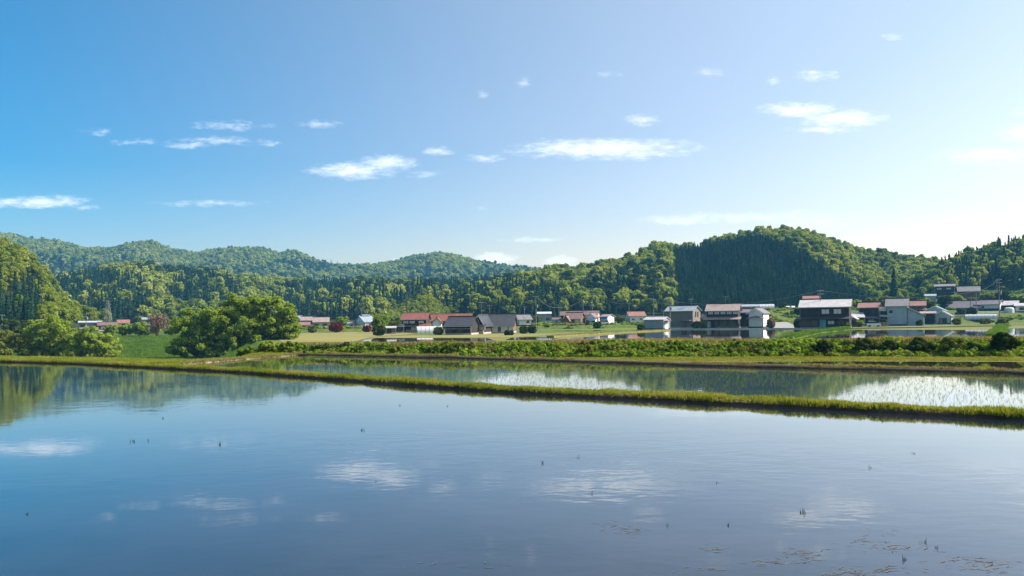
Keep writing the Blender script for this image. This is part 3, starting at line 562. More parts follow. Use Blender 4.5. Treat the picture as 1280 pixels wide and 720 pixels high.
def forest():
    T = []   # x, y, z, scale, region, kind
    r = np.random.default_rng(33)
    def region(k, u0, u1, y0, y1, spacing, sc, kindf, zmin=3.2):
        n = int((u1-u0)*(y1*y1-y0*y0)/2/spacing**2); u = r.uniform(u0, u1, n); Y = np.sqrt(r.uniform(y0*y0, y1*y1, n)); X = u*Y; Z = G(X, Y)
        px, py = photo(X, Y, Z); sp = vnoise(X/(45*y1/620)+k*13, Y/(90*y1/620)); s = r.uniform(*sc, n)
        kind = kindf(px, py, sp, r.random(n)); ok = (Z > zmin) & (kind != '')
        for i in np.nonzero(ok)[0]: T.append((X[i], Y[i], Z[i]-.3, s[i]*((.55 if k == 2 else .72 if k in (0, 1) else .72) if kind[i] == 'conifer' else 1), 'ABCDEK'[k], kind[i]))
    pick = lambda c, a, b: np.where(c, a, b).astype(object)
    region(0, -.74, .12, 1060, 1860, 9.2, (1.4, 2.2), lambda px, py, sp, q: pick(sp+q*.5 > .62, 'spring', pick(q > .08, 'evergreen', 'conifer')), 20)
    def kB(px, py, sp, q):
        con = (((px-120)/75)**2+((py-378)/30)**2 < 1) | (((px-255)/50)**2+((py-374)/20)**2 < 1) | (((px-420)/80)**2+((py-388)/20)**2 < 1) | (((px-600)/110)**2+((py-384)/22)**2 < 1)
        con = (con & (q < .86)) | ((sp < .22) & (py > 356))
        k = pick(con, 'conifer', pick(sp+q*.35 > .47, 'spring', 'evergreen'))
        return np.where((np.abs(px-526) < 50-(402-py)*1.35) & (py > 374), '', k)
    region(1, -.66, .2, 425, 850, 5.9, (.85, 1.5), kB)
    top = lambda px: np.interp(px, [836, 840, 900, 950, 985, 1010, 1035, 1060, 1085], [400, 322, 311, 305, 312, 328, 346, 362, 385])
    def kC(px, py, sp, q):
        con = (px > 838) & (px < 1090) & (py > top(px))
        dk = (px < 800) & (py > np.interp(px, [560, 640, 800], [384, 374, 362])) & (q < .82)
        k = pick(con, 'conifer', pick(dk, pick(q < .55, 'conifer', 'evergreen'), pick(sp+q*.5 > .44, 'spring', pick(q > .5, 'evergreen', 'conifer'))))
        return np.where((px < 582) & (py > 374), '', k)
    region(2, -.17, .72, 400, 640, 3.9, (.65, 1.15), kC)
    def kD(px, py, sp, q):
        k = pick((px > 1172) & (q < .88), 'conifer', pick(sp+q*.5 > .4, 'spring', 'evergreen'))
        return np.where((px < 1400) & (py > np.interp(px, [1060, 1150, 1180, 1260], [384, 374, 364, 362])), '', k)
    region(2, .19, .46, 405, 632, 2.5, (.55, 1.3), lambda px, py, sp, q: pick((px > 838) & (px < 1090) & (py > top(px)), 'conifer', ''))
    region(3, .44, .82, 318, 480, 4.3, (.9, 1.35), kD, 6)
    region(4, -.95, -.5, 262, 425, 4.0, (.6, 1.0), lambda px, py, sp, q: pick((px < 52) & (py > 358-.1*px) & (q < .85), 'conifer', pick(q < .12, 'spring', 'knoll')), 2.4)
    region(5, -.185, -.045, 450, 535, 2.1, (.75, 1.1), lambda px, py, sp, q: pick(q > -1, 'thicket', ''), 1.2)
    # which trees show largest: paint every crown into a small depth-ordered picture
    buf = np.full((720, 1280), -1, int)
    for i in sorted(range(len(T)), key=lambda j: -T[j][1]):
        x, y, z, s, reg, k = T[i]; hh = (12 if k == 'conifer' else 3.4 if k == 'thicket' else 8)*s; ww = (1.5 if k == 'conifer' else 1.8 if k == 'thicket' else 2.9)*s
        px, t_ = photo(x, y, z+hh); t_ = int(t_); b_ = int(photo(x, y, z+hh*.3)[1])+1; a, b = int(px-ww/y*F), int(px+ww/y*F)+1
        buf[max(t_, 0):max(b_, 0), max(a, 0):max(b, 0)] = i
    cnt = np.bincount(buf[buf >= 0], minlength=len(T))
    names = {'spring': ('broadleaf_tree', 'tree'), 'knoll': ('broadleaf_tree', 'tree'), 'evergreen': ('evergreen_tree', 'tree'), 'conifer': ('conifer_tree', 'conifer'), 'thicket': ('bamboo_clump', 'bamboo')}
    where = {'A': 'on the far blue ridge', 'B': 'on the wooded slopes left of the central hill', 'C': 'on the broad central hill behind the houses', 'D': 'on the dark hillside at far right', 'E': 'on the steep bright knoll at far left', 'K': 'on the small domed rise behind the red roofs'}
    look = {'spring': 'fresh yellow green leafy tree', 'knoll': 'bright lime green leafy tree', 'evergreen': 'dark green round crowned tree', 'conifer': 'narrow dark conifer', 'thicket': 'feathery pale green bamboo clump'}
    solo = set()
    for kk in (('spring', 'knoll'), ('evergreen',), ('conifer',), ('thicket',)):
        idx = [i for i in range(len(T)) if T[i][5] in kk and cnt[i] >= 14]; idx.sort(key=lambda i: -cnt[i]); solo |= set(idx[:290])
    ZONE = ((40, 'over the left edge shrubs'), (100, 'over the large left willow'), (165, 'around the lattice mast'), (215, 'over the reddish bare bush'), (300, 'behind the tall central willows'), (372, 'over the right end willow'), (440, 'over the red maple'), (500, 'over the white gabled house'), (570, 'over the red tiled roofs'), (650, 'over the charcoal roofs'), (700, 'over the pole by the field'),
            (770, 'over the brown house row'), (830, 'over the little red roofed house'), (880, 'over the boarded storehouse'), (968, 'over the pink roofed farmhouse'), (1065, 'over the big dark house'), (1105, 'over the dusky red roof'), (1165, 'over the tall blue house'), (1230, 'over the hillside houses'), (9999, 'over the right edge buildings'))
    ORD = ('leftmost', 'second from left', 'third from left', 'fourth from left', 'fifth from left', 'sixth from left', 'seventh from left', 'eighth from left', 'ninth from left', 'tenth from left', 'eleventh from left', 'twelfth from left')
    short = {'spring': 'yellow green leafy tree', 'knoll': 'bright lime leafy tree', 'evergreen': 'dark round tree', 'conifer': 'narrow dark conifer', 'thicket': 'feathery pale bamboo clump'}
    cells = {}; LAB = {}
    for i in solo:
        x, y, z, s_, reg, k = T[i]; px, py = photo(x, y, z+4*s_); key = (short[k], 'near the skyline' if py < 334 else 'midway up' if py < 364 else 'low', next(t for m, t in ZONE if px < m)); cells.setdefault(key, []).append((px, i))
    for (lk, bd, zn), v in cells.items():
        v.sort(); n = len(v)
        for j, (_, i) in enumerate(v):
            o_ = '' if n == 1 else ORD[j]+' ' if j < 12 and (j < n-1 or n > 20) else 'rightmost ' if j == n-1 else 'inner '
            LAB[i] = o_+lk+' '+bd+' '+zn
    rest = {}
    for i, (x, y, z, s, reg, k) in enumerate(T):
        rz = r.uniform(0, 6.28)
        if i in solo:
            root = empty(names[k][0], (x, y, z), rz); root.scale = (s*r.uniform(.9, 1.1), s, s*r.uniform(.9, 1.15))
            tag(root, LAB[i], names[k][1], short[k]+'s on the wooded hills')
            tm, cm_ = PRM[k][1][r.integers(len(PRM[k][1]))]; link('trunk', tm, root); link('crown', cm_, root)
        else: rest.setdefault((reg, k), []).append((x, y, z, s, rz))
    for (reg, k), a in rest.items():
        a = np.array(a); n = len(a); s = a[:, 3]
        scatter({'conifer': 'conifer_wood', 'thicket': 'bamboo_thicket'}.get(k, 'mixed_wood'), PRM[k][0], a[:, :3], np.stack([r.normal(0, .04, n), r.normal(0, .04, n), a[:, 4]], 1), np.stack([s*r.uniform(.85, 1.15, n), s*r.uniform(.85, 1.15, n), s*r.uniform(.85, 1.2, n)], 1),
                'mass of '+look[k].replace('tree', 'trees').replace('conifer', 'conifers').replace('clump', 'clumps')+' '+where[reg], 'woodland')
    print('TREES', len(T), 'single', len(solo), {k: len(v) for k, v in rest.items()})
forest()

def leafy(name, label, cat, px, yb, Y, mat, clumps, stems, leaf=.13, nq=170, group=None, z=None, asp=1.3):
    """a single tree or shrub; clumps: (dx, dy, dz, r) in metres from the base, stems: list of point chains with radii"""
    r = np.random.default_rng(int(px*7+yb)); x = (px-640)/F*Y; zz = gz(x, Y)-.05 if z is None else z
    root = empty(name, (x, Y, zz)); tag(root, label, cat, group)
    tq = [tubeq(c[i][:3], c[i+1][:3], c[i][3], c[i+1][3], 6) for c in stems for i in range(len(c)-1)]
    if tq: link('trunk', quads_mesh('trunk', [(np.concatenate(tq), M['bark'])]), root)
    q = [clump((a, b, c), (rr, rr, rr*.8), int(nq*max(.4, rr*rr)), leaf, r, asp, .75) for (a, b, c, rr) in clumps]
    link('crown', quads_mesh('crown', [(np.concatenate(q), mat)]), root); return root
def tree_from_outline(name, label, px0, px1, ytop, yb, Y, mat, seed, lobes, leaf=.16, nq=100, lean=0, group=None, depth=.8, cat='tree'):
    """lobes: (fx, fz, fr) positions of foliage lobes inside the tree's own width and height"""
    r = np.random.default_rng(seed); k = Y/F; w = (px1-px0)*k; h = (yb-ytop)*k; pxc = (px0+px1)/2; cl = []; st = []
    for (fx, fz, fr) in lobes:
        R = fr*h
        for j in range(15):
            d = unit(r.normal(0, 1, (1, 3)))[0]; rr = R*r.uniform(.28, .48)
            cl.append(((fx-.5)*w*.9+d[0]*R*.72, d[1]*R*.8*depth+r.normal(0, .12*w)*depth, max(fz*h*.97+d[2]*R*.62, rr*.5), rr))
        bx = (.12*(fx-.5)+lean)*w
        st.append([(bx, r.normal(0, .2), -.3, .13*h/5), ((fx-.5)*w*.45+bx*.5, r.normal(0, .3), fz*h*.42, .09*h/5), ((fx-.5)*w*.85, r.normal(0, .4), fz*h*.9, .03)])
    return leafy(name, label, cat, pxc, yb, Y, mat, cl, st, leaf, nq, group)
Yw = 164.0
TR = tree_from_outline
TR('willow_tree', 'broad green willow with dark leaning limbs left in the central clump', 216, 302, 383, 449, Yw+2, M['willow'], 1, [(.12, .6, .24), (.3, .82, .22), (.52, .7, .3), (.72, .82, .24), (.3, .26, .25), (.62, .3, .27), (.9, .5, .22), (.1, .22, .22), (.5, .14, .18), (.85, .2, .22)])
TR('willow_tree', 'tallest green willow in the middle of the central clump', 268, 335, 375, 448, Yw+4, M['willow'], 2, [(.25, .86, .15), (.4, .68, .24), (.7, .74, .22), (.62, .42, .25), (.25, .45, .22), (.85, .5, .2), (.5, .2, .22), (.15, .2, .22), (.8, .18, .22)])
TR('willow_tree', 'rounded green willow leaning right at the end of the central clump', 312, 373, 385, 446, Yw+5, M['willow'], 3, [(.2, .78, .22), (.5, .72, .24), (.78, .62, .22), (.88, .36, .2), (.5, .28, .26), (.15, .42, .26), (.72, .16, .22), (.3, .14, .2), (.95, .2, .2)], lean=-.1)
TR('willow_tree', 'large leafy willow with dark shaded hollow at left of the meadow', 32, 104, 388, 449, Yw+3, M['willow'], 4, [(.2, .72, .2), (.45, .84, .18), (.7, .68, .24), (.4, .52, .26), (.16, .3, .24), (.8, .4, .26), (.48, .2, .24), (.2, .12, .2), (.78, .16, .22), (.06, .45, .2)])
TR('willow_tree', 'low spreading willow with bare slanting trunk beside the meadow', 84, 144, 404, 450, Yw-1, M['willow'], 5, [(.2, .72, .25), (.5, .78, .24), (.78, .62, .26), (.9, .3, .28), (.62, .2, .26), (.15, .3, .28), (.4, .45, .28), (.85, .14, .22)], lean=-.1)
TR('leafy_shrub', 'olive green shrub at the left edge beside the paddy corner', -28, 34, 400, 449, Yw+1, M['yellow_shrub'], 6, [(.2, .7, .26), (.5, .6, .3), (.8, .5, .28), (.3, .25, .3), (.75, .2, .28)], cat='shrub')
TR('leafy_shrub', 'brownish green shrub behind the left willow', 0, 40, 394, 430, Yw+60, M['shrub'], 7, [(.25, .7, .28), (.6, .65, .3), (.85, .4, .28), (.3, .3, .3)], cat='shrub')
for i, (a, b, t, y, lb) in enumerate(((142, 168, 401, 419, 'fresh green bush right of the low spreading willow'), (160, 188, 398, 419, 'fresh green bush left of the reddish brown bush'))):
    TR('leafy_bush', lb, a, b, t, y, 262, M['willow'], 20+i, [(.25, .5, .35), (.6, .62, .35), (.8, .4, .32), (.45, .3, .3)], .16, 160, cat='bush')
for a, b, t, y, Yb, lb in ((322, 352, 428, 447, 66, 'low bright bush under the right end of the central willows'), (346, 378, 431, 446, 64, 'low bush where the weedy bank meets the central willows'), (296, 326, 432, 449, 70, 'low bush in front of the willow trunks')):
    TR('leafy_bush', lb, a, b, t, y, Yb, M['willow'], int(a), [(.2, .4, .4), (.5, .55, .4), (.8, .42, .4), (.5, .2, .4), (.12, .15, .3), (.88, .15, .3)], .06, 700, cat='bush')
def twiggy(px, yb, Y, h, w):
    x = (px-640)/F*Y; root = empty('bare_bush', (x, Y, gz(x, Y)-.1)); tag(root, 'reddish brown twiggy bush not yet in leaf beyond the meadow', 'bush')
    r = np.random.default_rng(2); m = MB()
    for i in range(14):
        a = r.uniform(0, 6.28); e = Vector((math.cos(a)*w*r.uniform(.1, .5), math.sin(a)*w*.3, h*r.uniform(.6, 1))); m.tube((0, 0, 0), e*.5, .07, .045, 4); m.tube(e*.5, e, .045, .015, 4)
    m.build('stem', M['twig'], root)
    q = [clump((r.normal(0, w*.22), r.normal(0, w*.16), h*r.uniform(.3, .88)), (1.1, 1.1, 1.3), 90, .075, r, 3.4, .9) for _ in range(30)]
    link('twigs', quads_mesh('twigs', [(np.concatenate(q), M['twig'])]), root)
twiggy(196, 424, 246, 7.4, 6.6)
bank_at = lambda px: float(bank_y((px-640)/F))
# round shrubs along the bank
for px, t, y, w, lb, mt in ((1030, 425, 446, 26, 'dark round shrub furthest left on the bank', 'shrub'), (1083, 422.5, 446, 32, 'dark round shrub left of the closest pair on the bank', 'shrub'), (1114, 425, 446, 30, 'broad dark shrub right of the closest pair on the bank', 'shrub'),
        (1151, 421, 446, 32, 'tall dark shrub below the pale blue tall house on the bank', 'shrub'), (1192, 419.5, 446, 36, 'loose olive shrub on the bank below the long white greenhouse', 'yellow_shrub'), (1254, 413, 446, 34, 'tallest dark shrub at the right end of the bank', 'shrub'), (1216, 428, 446, 26, 'low dark shrub between two taller ones on the bank', 'shrub')):
    TR('round_shrub', lb, px-w/2, px+w/2, t, y, bank_at(px)+.5, M[mt], int(px), [(.25, .42, .36), (.5, .6, .36), (.75, .42, .36), (.5, .28, .36), (.35, .7, .25)], .042, 1500, cat='shrub')
for px, t, y, w, lb in ((698, 433, 446.5, 20, 'small bright yellow green bush at the foot of the bank left of centre'), (732, 430, 446.5, 24, 'pale yellow green bush at the foot of the bank near its middle'), (920, 433, 446.5, 26, 'sprawling pale yellow bush on the lower bank right of centre'), (1054, 435, 446.5, 20, 'bright lime bush between two dark shrubs on the bank'), (564, 423, 433, 16, 'small yellowish bush on the bank top in front of the black house'), (495, 431, 446, 16, 'small dull green bush on the bank below the red roofs')):
    TR('small_bush', lb, px-w/2, px+w/2, t, y, bank_at(px)+(.4 if y > 440 else 2.6), M['yellow_shrub'], int(px), [(.25, .45, .38), (.6, .55, .4), (.8, .35, .34)], .045, 900, cat='bush')

# ------------------------------------------------------------------ near water details
def debris():
    r = np.random.default_rng(14); q = []
    for (px, py, w, n) in ((785, 664, 30, 60), (770, 654, 26, 30), (1000, 690, 26, 60), (1010, 700, 18, 40), (1080, 678, 40, 40), (1130, 685, 46, 70), (1110, 712, 60, 60), (1200, 700, 40, 50), (1245, 704, 40, 50), (960, 703, 26, 50), (890, 686, 26, 30), (1060, 716, 40, 70), (1230, 712, 30, 50), (860, 710, 60, 20), (560, 706, 90, 20), (1100, 664, 24, 14)):
        for i in range(n//2):
            p = onz(px+r.normal(0, w*.5), py+r.normal(0, 2.6), .003); a = r.normal(0, .5); l = r.uniform(.015, .05); w2 = r.uniform(.002, .006)
            d = np.array([math.cos(a)*l, math.sin(a)*l, 0]); s = np.array([-math.sin(a)*w2, math.cos(a)*w2, 0]); c = np.array(p)+np.array([0, 0, r.uniform(0, .006)])
            q.append([c-d-s, c+d-s, c+d+s, c-d+s])
    o = link('floating_straw', quads_mesh('floating_straw', [(np.array(q), M['straw'])])); tag(o, 'scattered bits of pale straw floating in the near paddy at lower right', 'straw', None, 'stuff')
debris()
SP = tufts(3, 7, .055, .016, M['shrub'], 77, w=.0035, lean=.7)
for i, (px, py, s) in enumerate(((453, 538, 1.6), (203, 506, 1.8), (204, 523, 1.2), (166, 552, 1.8), (185, 551, 1.2), (275, 556, 1.5), (723, 572, 1.2), (678, 579, 1.2), (738, 617, 1.1), (1003, 641, 1.5), (1088, 585, 1.1), (560, 508, 1.2), (1142, 507+60, 1.0), (834, 657, 1), (910, 657, .9), (1155, 678, 1.2), (1130, 700, 1.1), (1170, 685, .9), (896, 604, .8), (34, 643, .9), (500, 507, 1.2), (470, 602, .7))):
    p = onz(px, py, 0); o = link('weed_sprout', SP[i % 3]); o.location = (p.x, p.y, -.01); o.scale = (s, s, s); o.rotation_euler = (0, 0, i*1.3)
    tag(o, 'tiny dark weed sprout poking out of the open paddy water', 'weed', 'weed sprouts poking out of the near paddy')


# ------------------------------------------------------------------ buildings
def roof_gable(w, d, he, hr, ov, oe, t, axis):
    """two sloping slabs; axis 'x': ridge along the front, 'y': gable faces the front"""
    m = MB(); a, b = (w, d) if axis == 'x' else (d, w)
    sl_ = (hr-he)/(b/2); e = b/2+ov; ze = he-sl_*ov+t; zr = hr+t
    for s_ in (-1, 1):
        p = [(-a/2-oe, s_*e, ze), (a/2+oe, s_*e, ze), (a/2+oe, 0, zr), (-a/2-oe, 0, zr)]
        if s_ > 0: p = [p[1], p[0], p[3], p[2]]
        if axis == 'y': p = [(-y, x, z) for x, y, z in p]
        m.slab(*p, t)
    c = MB(); q = .17
    if axis == 'x': c.prismx([(-q, zr-.06), (q, zr-.06), (q*.6, zr+.2), (-q*.6, zr+.2)], -a/2-oe-.02, a/2+oe+.02)
    else: c.prism([(-q, zr-.06), (q, zr-.06), (q*.6, zr+.2), (-q*.6, zr+.2)], -a/2-oe-.02, a/2+oe+.02)
    return m, c
def block(root, ox, oy, w, d, he, hr, axis, wall, roof, ov=.5, t=.14, base=0., ridge='trim', hip=False):
    """walls and roof of one volume; (ox, oy) is the middle of its floor in the house's own frame"""
    def shift(m): m.v = [(x+ox, y+oy, z) for x, y, z in m.v]; return m
    lo = base-1.2 if base == 0 else base
    m = MB()
    if axis == 'x': m.prismx([(-d/2, lo), (d/2, lo), (d/2, he), (0, hr), (-d/2, he)], -w/2, w/2)
    elif axis == 'y': m.prism([(-w/2, lo), (w/2, lo), (w/2, he), (0, hr), (-w/2, he)], -d/2, d/2)
    else: m.prismx([(-d/2, lo), (d/2, lo), (d/2, hr), (-d/2, he)], -w/2, w/2)
    shift(m).build('wall', M[wall], root)
    if axis in 'xy':
        r_, c_ = roof_gable(w, d, he, hr, ov, ov*.8, t, axis); ro = shift(r_).build('roof', M[roof], root)
        if ridge: shift(c_).build('ridge', M[ridge], ro)
    else:
        k = (hr-he)/d; r_ = MB().slab((-w/2-ov*.6, -d/2-ov, he-k*ov+t), (w/2+ov*.6, -d/2-ov, he-k*ov+t), (w/2+ov*.6, d/2+ov*.4, hr+k*ov*.4+t), (-w/2-ov*.6, d/2+ov*.4, hr+k*ov*.4+t), t)
        shift(r_).build('roof', M[roof], root)
def opening(root, face, w, d, cx, cz, ww, wh, pane='glass', frame='trim', name='window', ox=0, oy=0, mull=1):
    """window or door with frame, mullions and pane, standing proud of a wall; face 'f' front, 'r' right end, 'l' left end"""
    def tr(pts):
        o = []
        for (x, y, z) in pts:
            if face == 'f': o.append((ox+cx+x, oy-d/2+y, cz+z))
            elif face == 'r': o.append((ox+w/2-y, oy+cx+x, cz+z))
            else: o.append((ox-w/2+y, oy-cx-x, cz+z))
        return o
    f = MB(); g = .09
    for (x0, x1, z0, z1) in ((-ww/2, ww/2, wh/2-g, wh/2), (-ww/2, ww/2, -wh/2, -wh/2+g), (-ww/2, -ww/2+g, -wh/2+g, wh/2-g), (ww/2-g, ww/2, -wh/2+g, wh/2-g)): f.box(x0, x1, -.07, .02, z0, z1)
    for i in range(1, mull+1):
        x = -ww/2+ww*i/(mull+1); f.box(x-.035, x+.035, -.06, .02, -wh/2+g, wh/2-g)
    f.v = tr(f.v); o = f.build(name, M[frame], root)
    p = MB().box(-ww/2+g*.5, ww/2-g*.5, -.03, .01, -wh/2+g*.5, wh/2-g*.5); p.v = tr(p.v); p.build('pane' if pane in ('glass', 'shoji') else 'panel', M[pane], o)
def canopy(root, x0, x1, y, z, depth, roof, drop=.45, t=.12, name='canopy'):
    m = MB().slab((x0, y-depth, z-drop+t), (x1, y-depth, z-drop+t), (x1, y+.05, z+t), (x0, y+.05, z+t), t); return m.build(name, M[roof], root)
def antenna(root, x, y, z, h=2.2):
    m = MB().tube((x, y, z-.2), (x, y, z+h), .05, .04, 5)
    for k, l in ((.95, .9), (.8, .7), (.62, .55)): m.box(x-l, x+l, y-.03, y+.03, z+h*k-.03, z+h*k+.03)
    for k in (-.6, -.3, 0, .3, .6): m.box(x+k-.025, x+k+.025, y-.4, y+.4, z+h*.95+.03, z+h*.95+.08)
    m.build('antenna', M['metal'], root)
def house(label, x0, x1, yr, ye, yb, axis, depth, phi, wall, roof, cat='house', name=None, Y=None, ridge='trim', ov=.5, group=None, t=.14):
    """a building from the edges it shows in the photo: its ground point is found on the terrain, its size follows from the distance"""
    xm = (x0+x1)/2
    p = hit(xm, yb) if Y is None else None
    if p is None: a, b = lev(xm, yb); p = Vector((a/F*Y, Y, gz(a/F*Y, Y)))
    Yd = p.y; k = Yd/F; th = math.radians(phi); yaw = -(th+math.atan2(p.x, p.y))
    base_row = lev(*[float(v) for v in photo(p.x, p.y, p.z)])[1]
    W_ = (x1-x0)*k; w = max((W_-depth*abs(math.sin(th)))/math.cos(th)-(2*ov*.8 if axis != 'y' else 2*ov), 1.5)
    he = (base_row-lev(xm, ye)[1])*k+ov*.25; hr = (base_row-lev(xm, yr)[1])*k-t
    hr = max(hr, he+.35)
    Yc = p.y+depth*.5*math.cos(yaw); root = empty(name or cat.replace(' ', '_'), (p.x/p.y*Yc, Yc, 0), yaw); root.location.z = min(gz(p.x, p.y), gz(root.location.x, root.location.y)+.6)
    tag(root, label, cat, group)
    block(root, 0, 0, w, depth, he, hr, axis, wall, roof, ov, t, 0., ridge)
    q = .025; pm = MB(); x_, y_ = w/2, depth/2
    pm.box(-x_-q, x_+q, -y_-q, -y_+.01, -.6, .42).box(-x_-q, x_+q, y_-.01, y_+q, -.6, .42).box(-x_-q, -x_+.01, -y_+.01, y_-.01, -.6, .42).box(x_-.01, x_+q, -y_+.01, y_-.01, -.6, .42); pm.build('plinth', M['w_pink' if wall in ('w_dark', 'w_brown', 'w_board') else 'w_dark'], root)
    for sx in (-1, 1): MB().box(*sorted((sx*(x_-.14), sx*(x_+.03))), -y_-.03, -y_+.12, .42, he-.12).build('corner_post', M['trim' if wall in ('w_white', 'w_cream', 'w_pale', 'w_pink') else 'w_board'], root)
    if axis in 'xs':
        zg = he-((hr-he)/(depth/2 if axis == 'x' else depth))*ov+.02
        MB().tube((-x_-ov*.7, -y_-ov-.06, zg), (x_+ov*.7, -y_-ov-.06, zg-.05), .06, .06, 6).tube((x_-.1, -y_-.1, zg-.1), (x_-.1, -y_-.1, .1), .045, .045, 5).build('gutter', M['metal'], root)
    else:
        for sx in (-1, 1): MB().slab(*([(0, -y_-ov-.03, hr+.1), (sx*(x_+ov), -y_-ov-.03, he-(hr-he)/x_*ov+.1), (sx*(x_+ov), -y_-ov-.03, he-(hr-he)/x_*ov-.14), (0, -y_-ov-.03, hr-.14)][::sx]), .05).build('bargeboard', M['w_trim'], root)
    return dict(r=root, w=w, d=depth, he=he, hr=hr, k=k, y=-depth/2)
def rowwin(h, face, z, ww, wh, xs, pane='glass', frame='trim', mull=1, name='window'):
    for x in xs: opening(h['r'], face, h['w'], h['d'], x, z, ww, wh, pane, frame, name, 0, 0, mull)

# --- right of centre, front row
h = house('grey boarded storehouse with blue grey roof and two tall dark gable windows', 831, 877, 382, 388.8, 410.2, 'x', 6.4, 22, 'w_board', 'r_blue', 'storehouse')
rowwin(h, 'r', h['he']*.78, .8, 1.7, (-.9, .9)); rowwin(h, 'f', 1.3, 1.6, 1.8, (1.6,), 'glass'); canopy(h['r'], .5, h['w']/2-.3, h['y'], 2.6, 1.1, 'r_grey'); antenna(h['r'], h['w']*.3, 0, h['hr'])
h = house('low grey metal shed with pale roof and white end door beside the storehouse', 804, 838, 396, 400, 412.3, 'x', 4.6, 22, 'w_grey', 'r_pale', 'shed', ridge=None, ov=.3)
opening(h['r'], 'r', h['w'], h['d'], 0, .95, 2.2, 1.9, 'w_white', 'w_trim', 'door', mull=0); canopy(h['r'], h['w']/2+.1, h['w']/2+1.0, 1.2, 2.5, 3.0, 'r_rust', .1)
h = house('two storey farmhouse with pale pinkish roof and a white banded upper wall', 882, 928, 379.6, 388.6, 410.3, 'x', 8.5, 6, 'w_dark', 'r_pink')
H0 = h; rowwin(h, 'f', h['he']*.86, 1.5, .9, [i*1.75-h['w']*.36 for i in range(5)], 'shoji', 'trim', 2)
canopy(h['r'], -h['w']/2-.9, h['w']/2+.8, h['y'], h['he']*.62, 1.7, 'r_pink', .75); rowwin(h, 'f', 1.15, 2.3, 2.0, (-2.4, .3, 2.8), 'glass', 'trim', 3); opening(h['r'], 'f', h['w'], h['d'], -h['w']/2+.8, 1.2, 1.2, 2.0, 'shoji', 'trim', 'door', mull=1); antenna(h['r'], .6, 0, h['hr'], 2.4)
block(h['r'], -h['w']/2-1.1, 1.0, 2.0, 5, h['he']*.55, h['he']*.75, 's', 'w_brown', 'r_rust', .3)
h = house('white gabled storehouse with a dark band of eaves across its front', 934, 963, 384.6, 391.5, 410, 'y', 7, 14, 'w_white', 'r_purple', 'storehouse')
for s_ in (-1, 1): MB().slab((-.02 if s_ > 0 else -h['w']/2-.4, h['y']-1, h['he']*.62+(.55 if s_ > 0 else 0)), (h['w']/2+.4 if s_ > 0 else .02, h['y']-1, h['he']*.62+(0 if s_ > 0 else .55)), (h['w']/2+.4 if s_ > 0 else .02, h['y']+.05, h['he']*.68+(0 if s_ > 0 else .55)), (-.02 if s_ > 0 else -h['w']/2-.4, h['y']+.05, h['he']*.68+(.55 if s_ > 0 else 0)), .12).build('canopy', M['r_purple'], h['r'])
h = house('low wing with dull purple roof joining the farmhouse and the white storehouse', 924, 941, 386, 391, 409.6, 'x', 6, 8, 'w_dark', 'r_purple'); rowwin(h, 'f', 1.3, 1.2, 1.6, (0,), 'glass')
h = house('long grey roofed outbuilding behind the white gabled storehouse', 926, 949, 380.3, 383.5, 404, 'x', 6, 0, 'w_grey', 'r_blue', 'outbuilding', Y=290, ridge=None); rowwin(h, 'f', h['he']*.8, 1.2, .8, (-1, 1.5))
# --- big dark house
h = house('big dark two storey house with pale corrugated roof and two upstairs windows', 1000, 1065, 373.6, 384, 411.2, 'x', 9, 4, 'w_dark', 'r_pale')
rowwin(h, 'f', h['he']*.78, 1.9, 1.3, (h['w']*.02, h['w']*.26), 'shoji', 'trim', 1); canopy(h['r'], -h['w']/2-.9, h['w']/2+.6, h['y'], h['he']*.56, 1.5, 'r_black', .7)
rowwin(h, 'f', 1.45, 2.4, 1.7, (-h['w']*.38, -h['w']*.2), 'glass', 'trim', 3); opening(h['r'], 'f', h['w'], h['d'], -h['w']*.05, 1.25, 1.9, 2.3, 'cyan', 'trim', 'door', mull=1); rowwin(h, 'f', 1.6, 1.6, 1.0, (h['w']*.13,), 'shoji', 'trim', 1); rowwin(h, 'f', 1.5, 1.6, 1.2, (h['w']*.33,), 'glass', 'trim', 1)
h = house('house with faded rusty roof just showing above the big dark house', 1004, 1024, 369.4, 373.6, 398, 'x', 6, 0, 'w_brown', 'r_rust', Y=292)
h = house('small dark plank shed with pale pointed roof right of the big dark house', 1061, 1074, 395.5, 399, 408.6, 'y', 3.6, 8, 'w_brown', 'r_pale', 'shed', ridge=None, ov=.3); opening(h['r'], 'f', h['w'], h['d'], 0, 1, .9, 1.7, 'glass', 'trim', 'door', mull=0)
h = house('lean-to with sloping white roof tucked behind the small plank shed', 1063, 1081, 390.5, 397, 407.8, 's', 4, -6, 'w_dark', 'r_pale', 'lean-to', name='lean_to', ov=.3); opening(h['r'], 'f', h['w'], h['d'], 0, 1, 1.2, 1.4, 'shoji', 'trim')
h = house('two storey house with dusky red roof between the dark house and the tall blue one', 1073, 1101, 377.8, 384.6, 407.4, 'x', 7, 4, 'w_dark', 'r_rust')
canopy(h['r'], -h['w']/2-.5, h['w']/2+.7, h['y'], h['he']*.5, 1.6, 'r_grey', .6); rowwin(h, 'f', h['he']*.75, 1.6, 1.0, (-1.2, 1.2), 'glass'); rowwin(h, 'f', 1.2, 1.7, 1.6, (-1.6, .6), 'shoji', 'trim', 2)
h = house('little wing with patched white and rusty roof beside the red roofed house', 1099, 1112, 384.4, 389, 407.3, 's', 5, 0, 'w_dark', 'r_pale', 'outbuilding', ov=.4); canopy(h['r'], -h['w']/2, h['w']/2+.5, h['y'], h['he']*.72, 1.4, 'r_pale', .5); opening(h['r'], 'f', h['w'], h['d'], 0, 1, 1.2, 1.6, 'glass', 'trim', 'door')
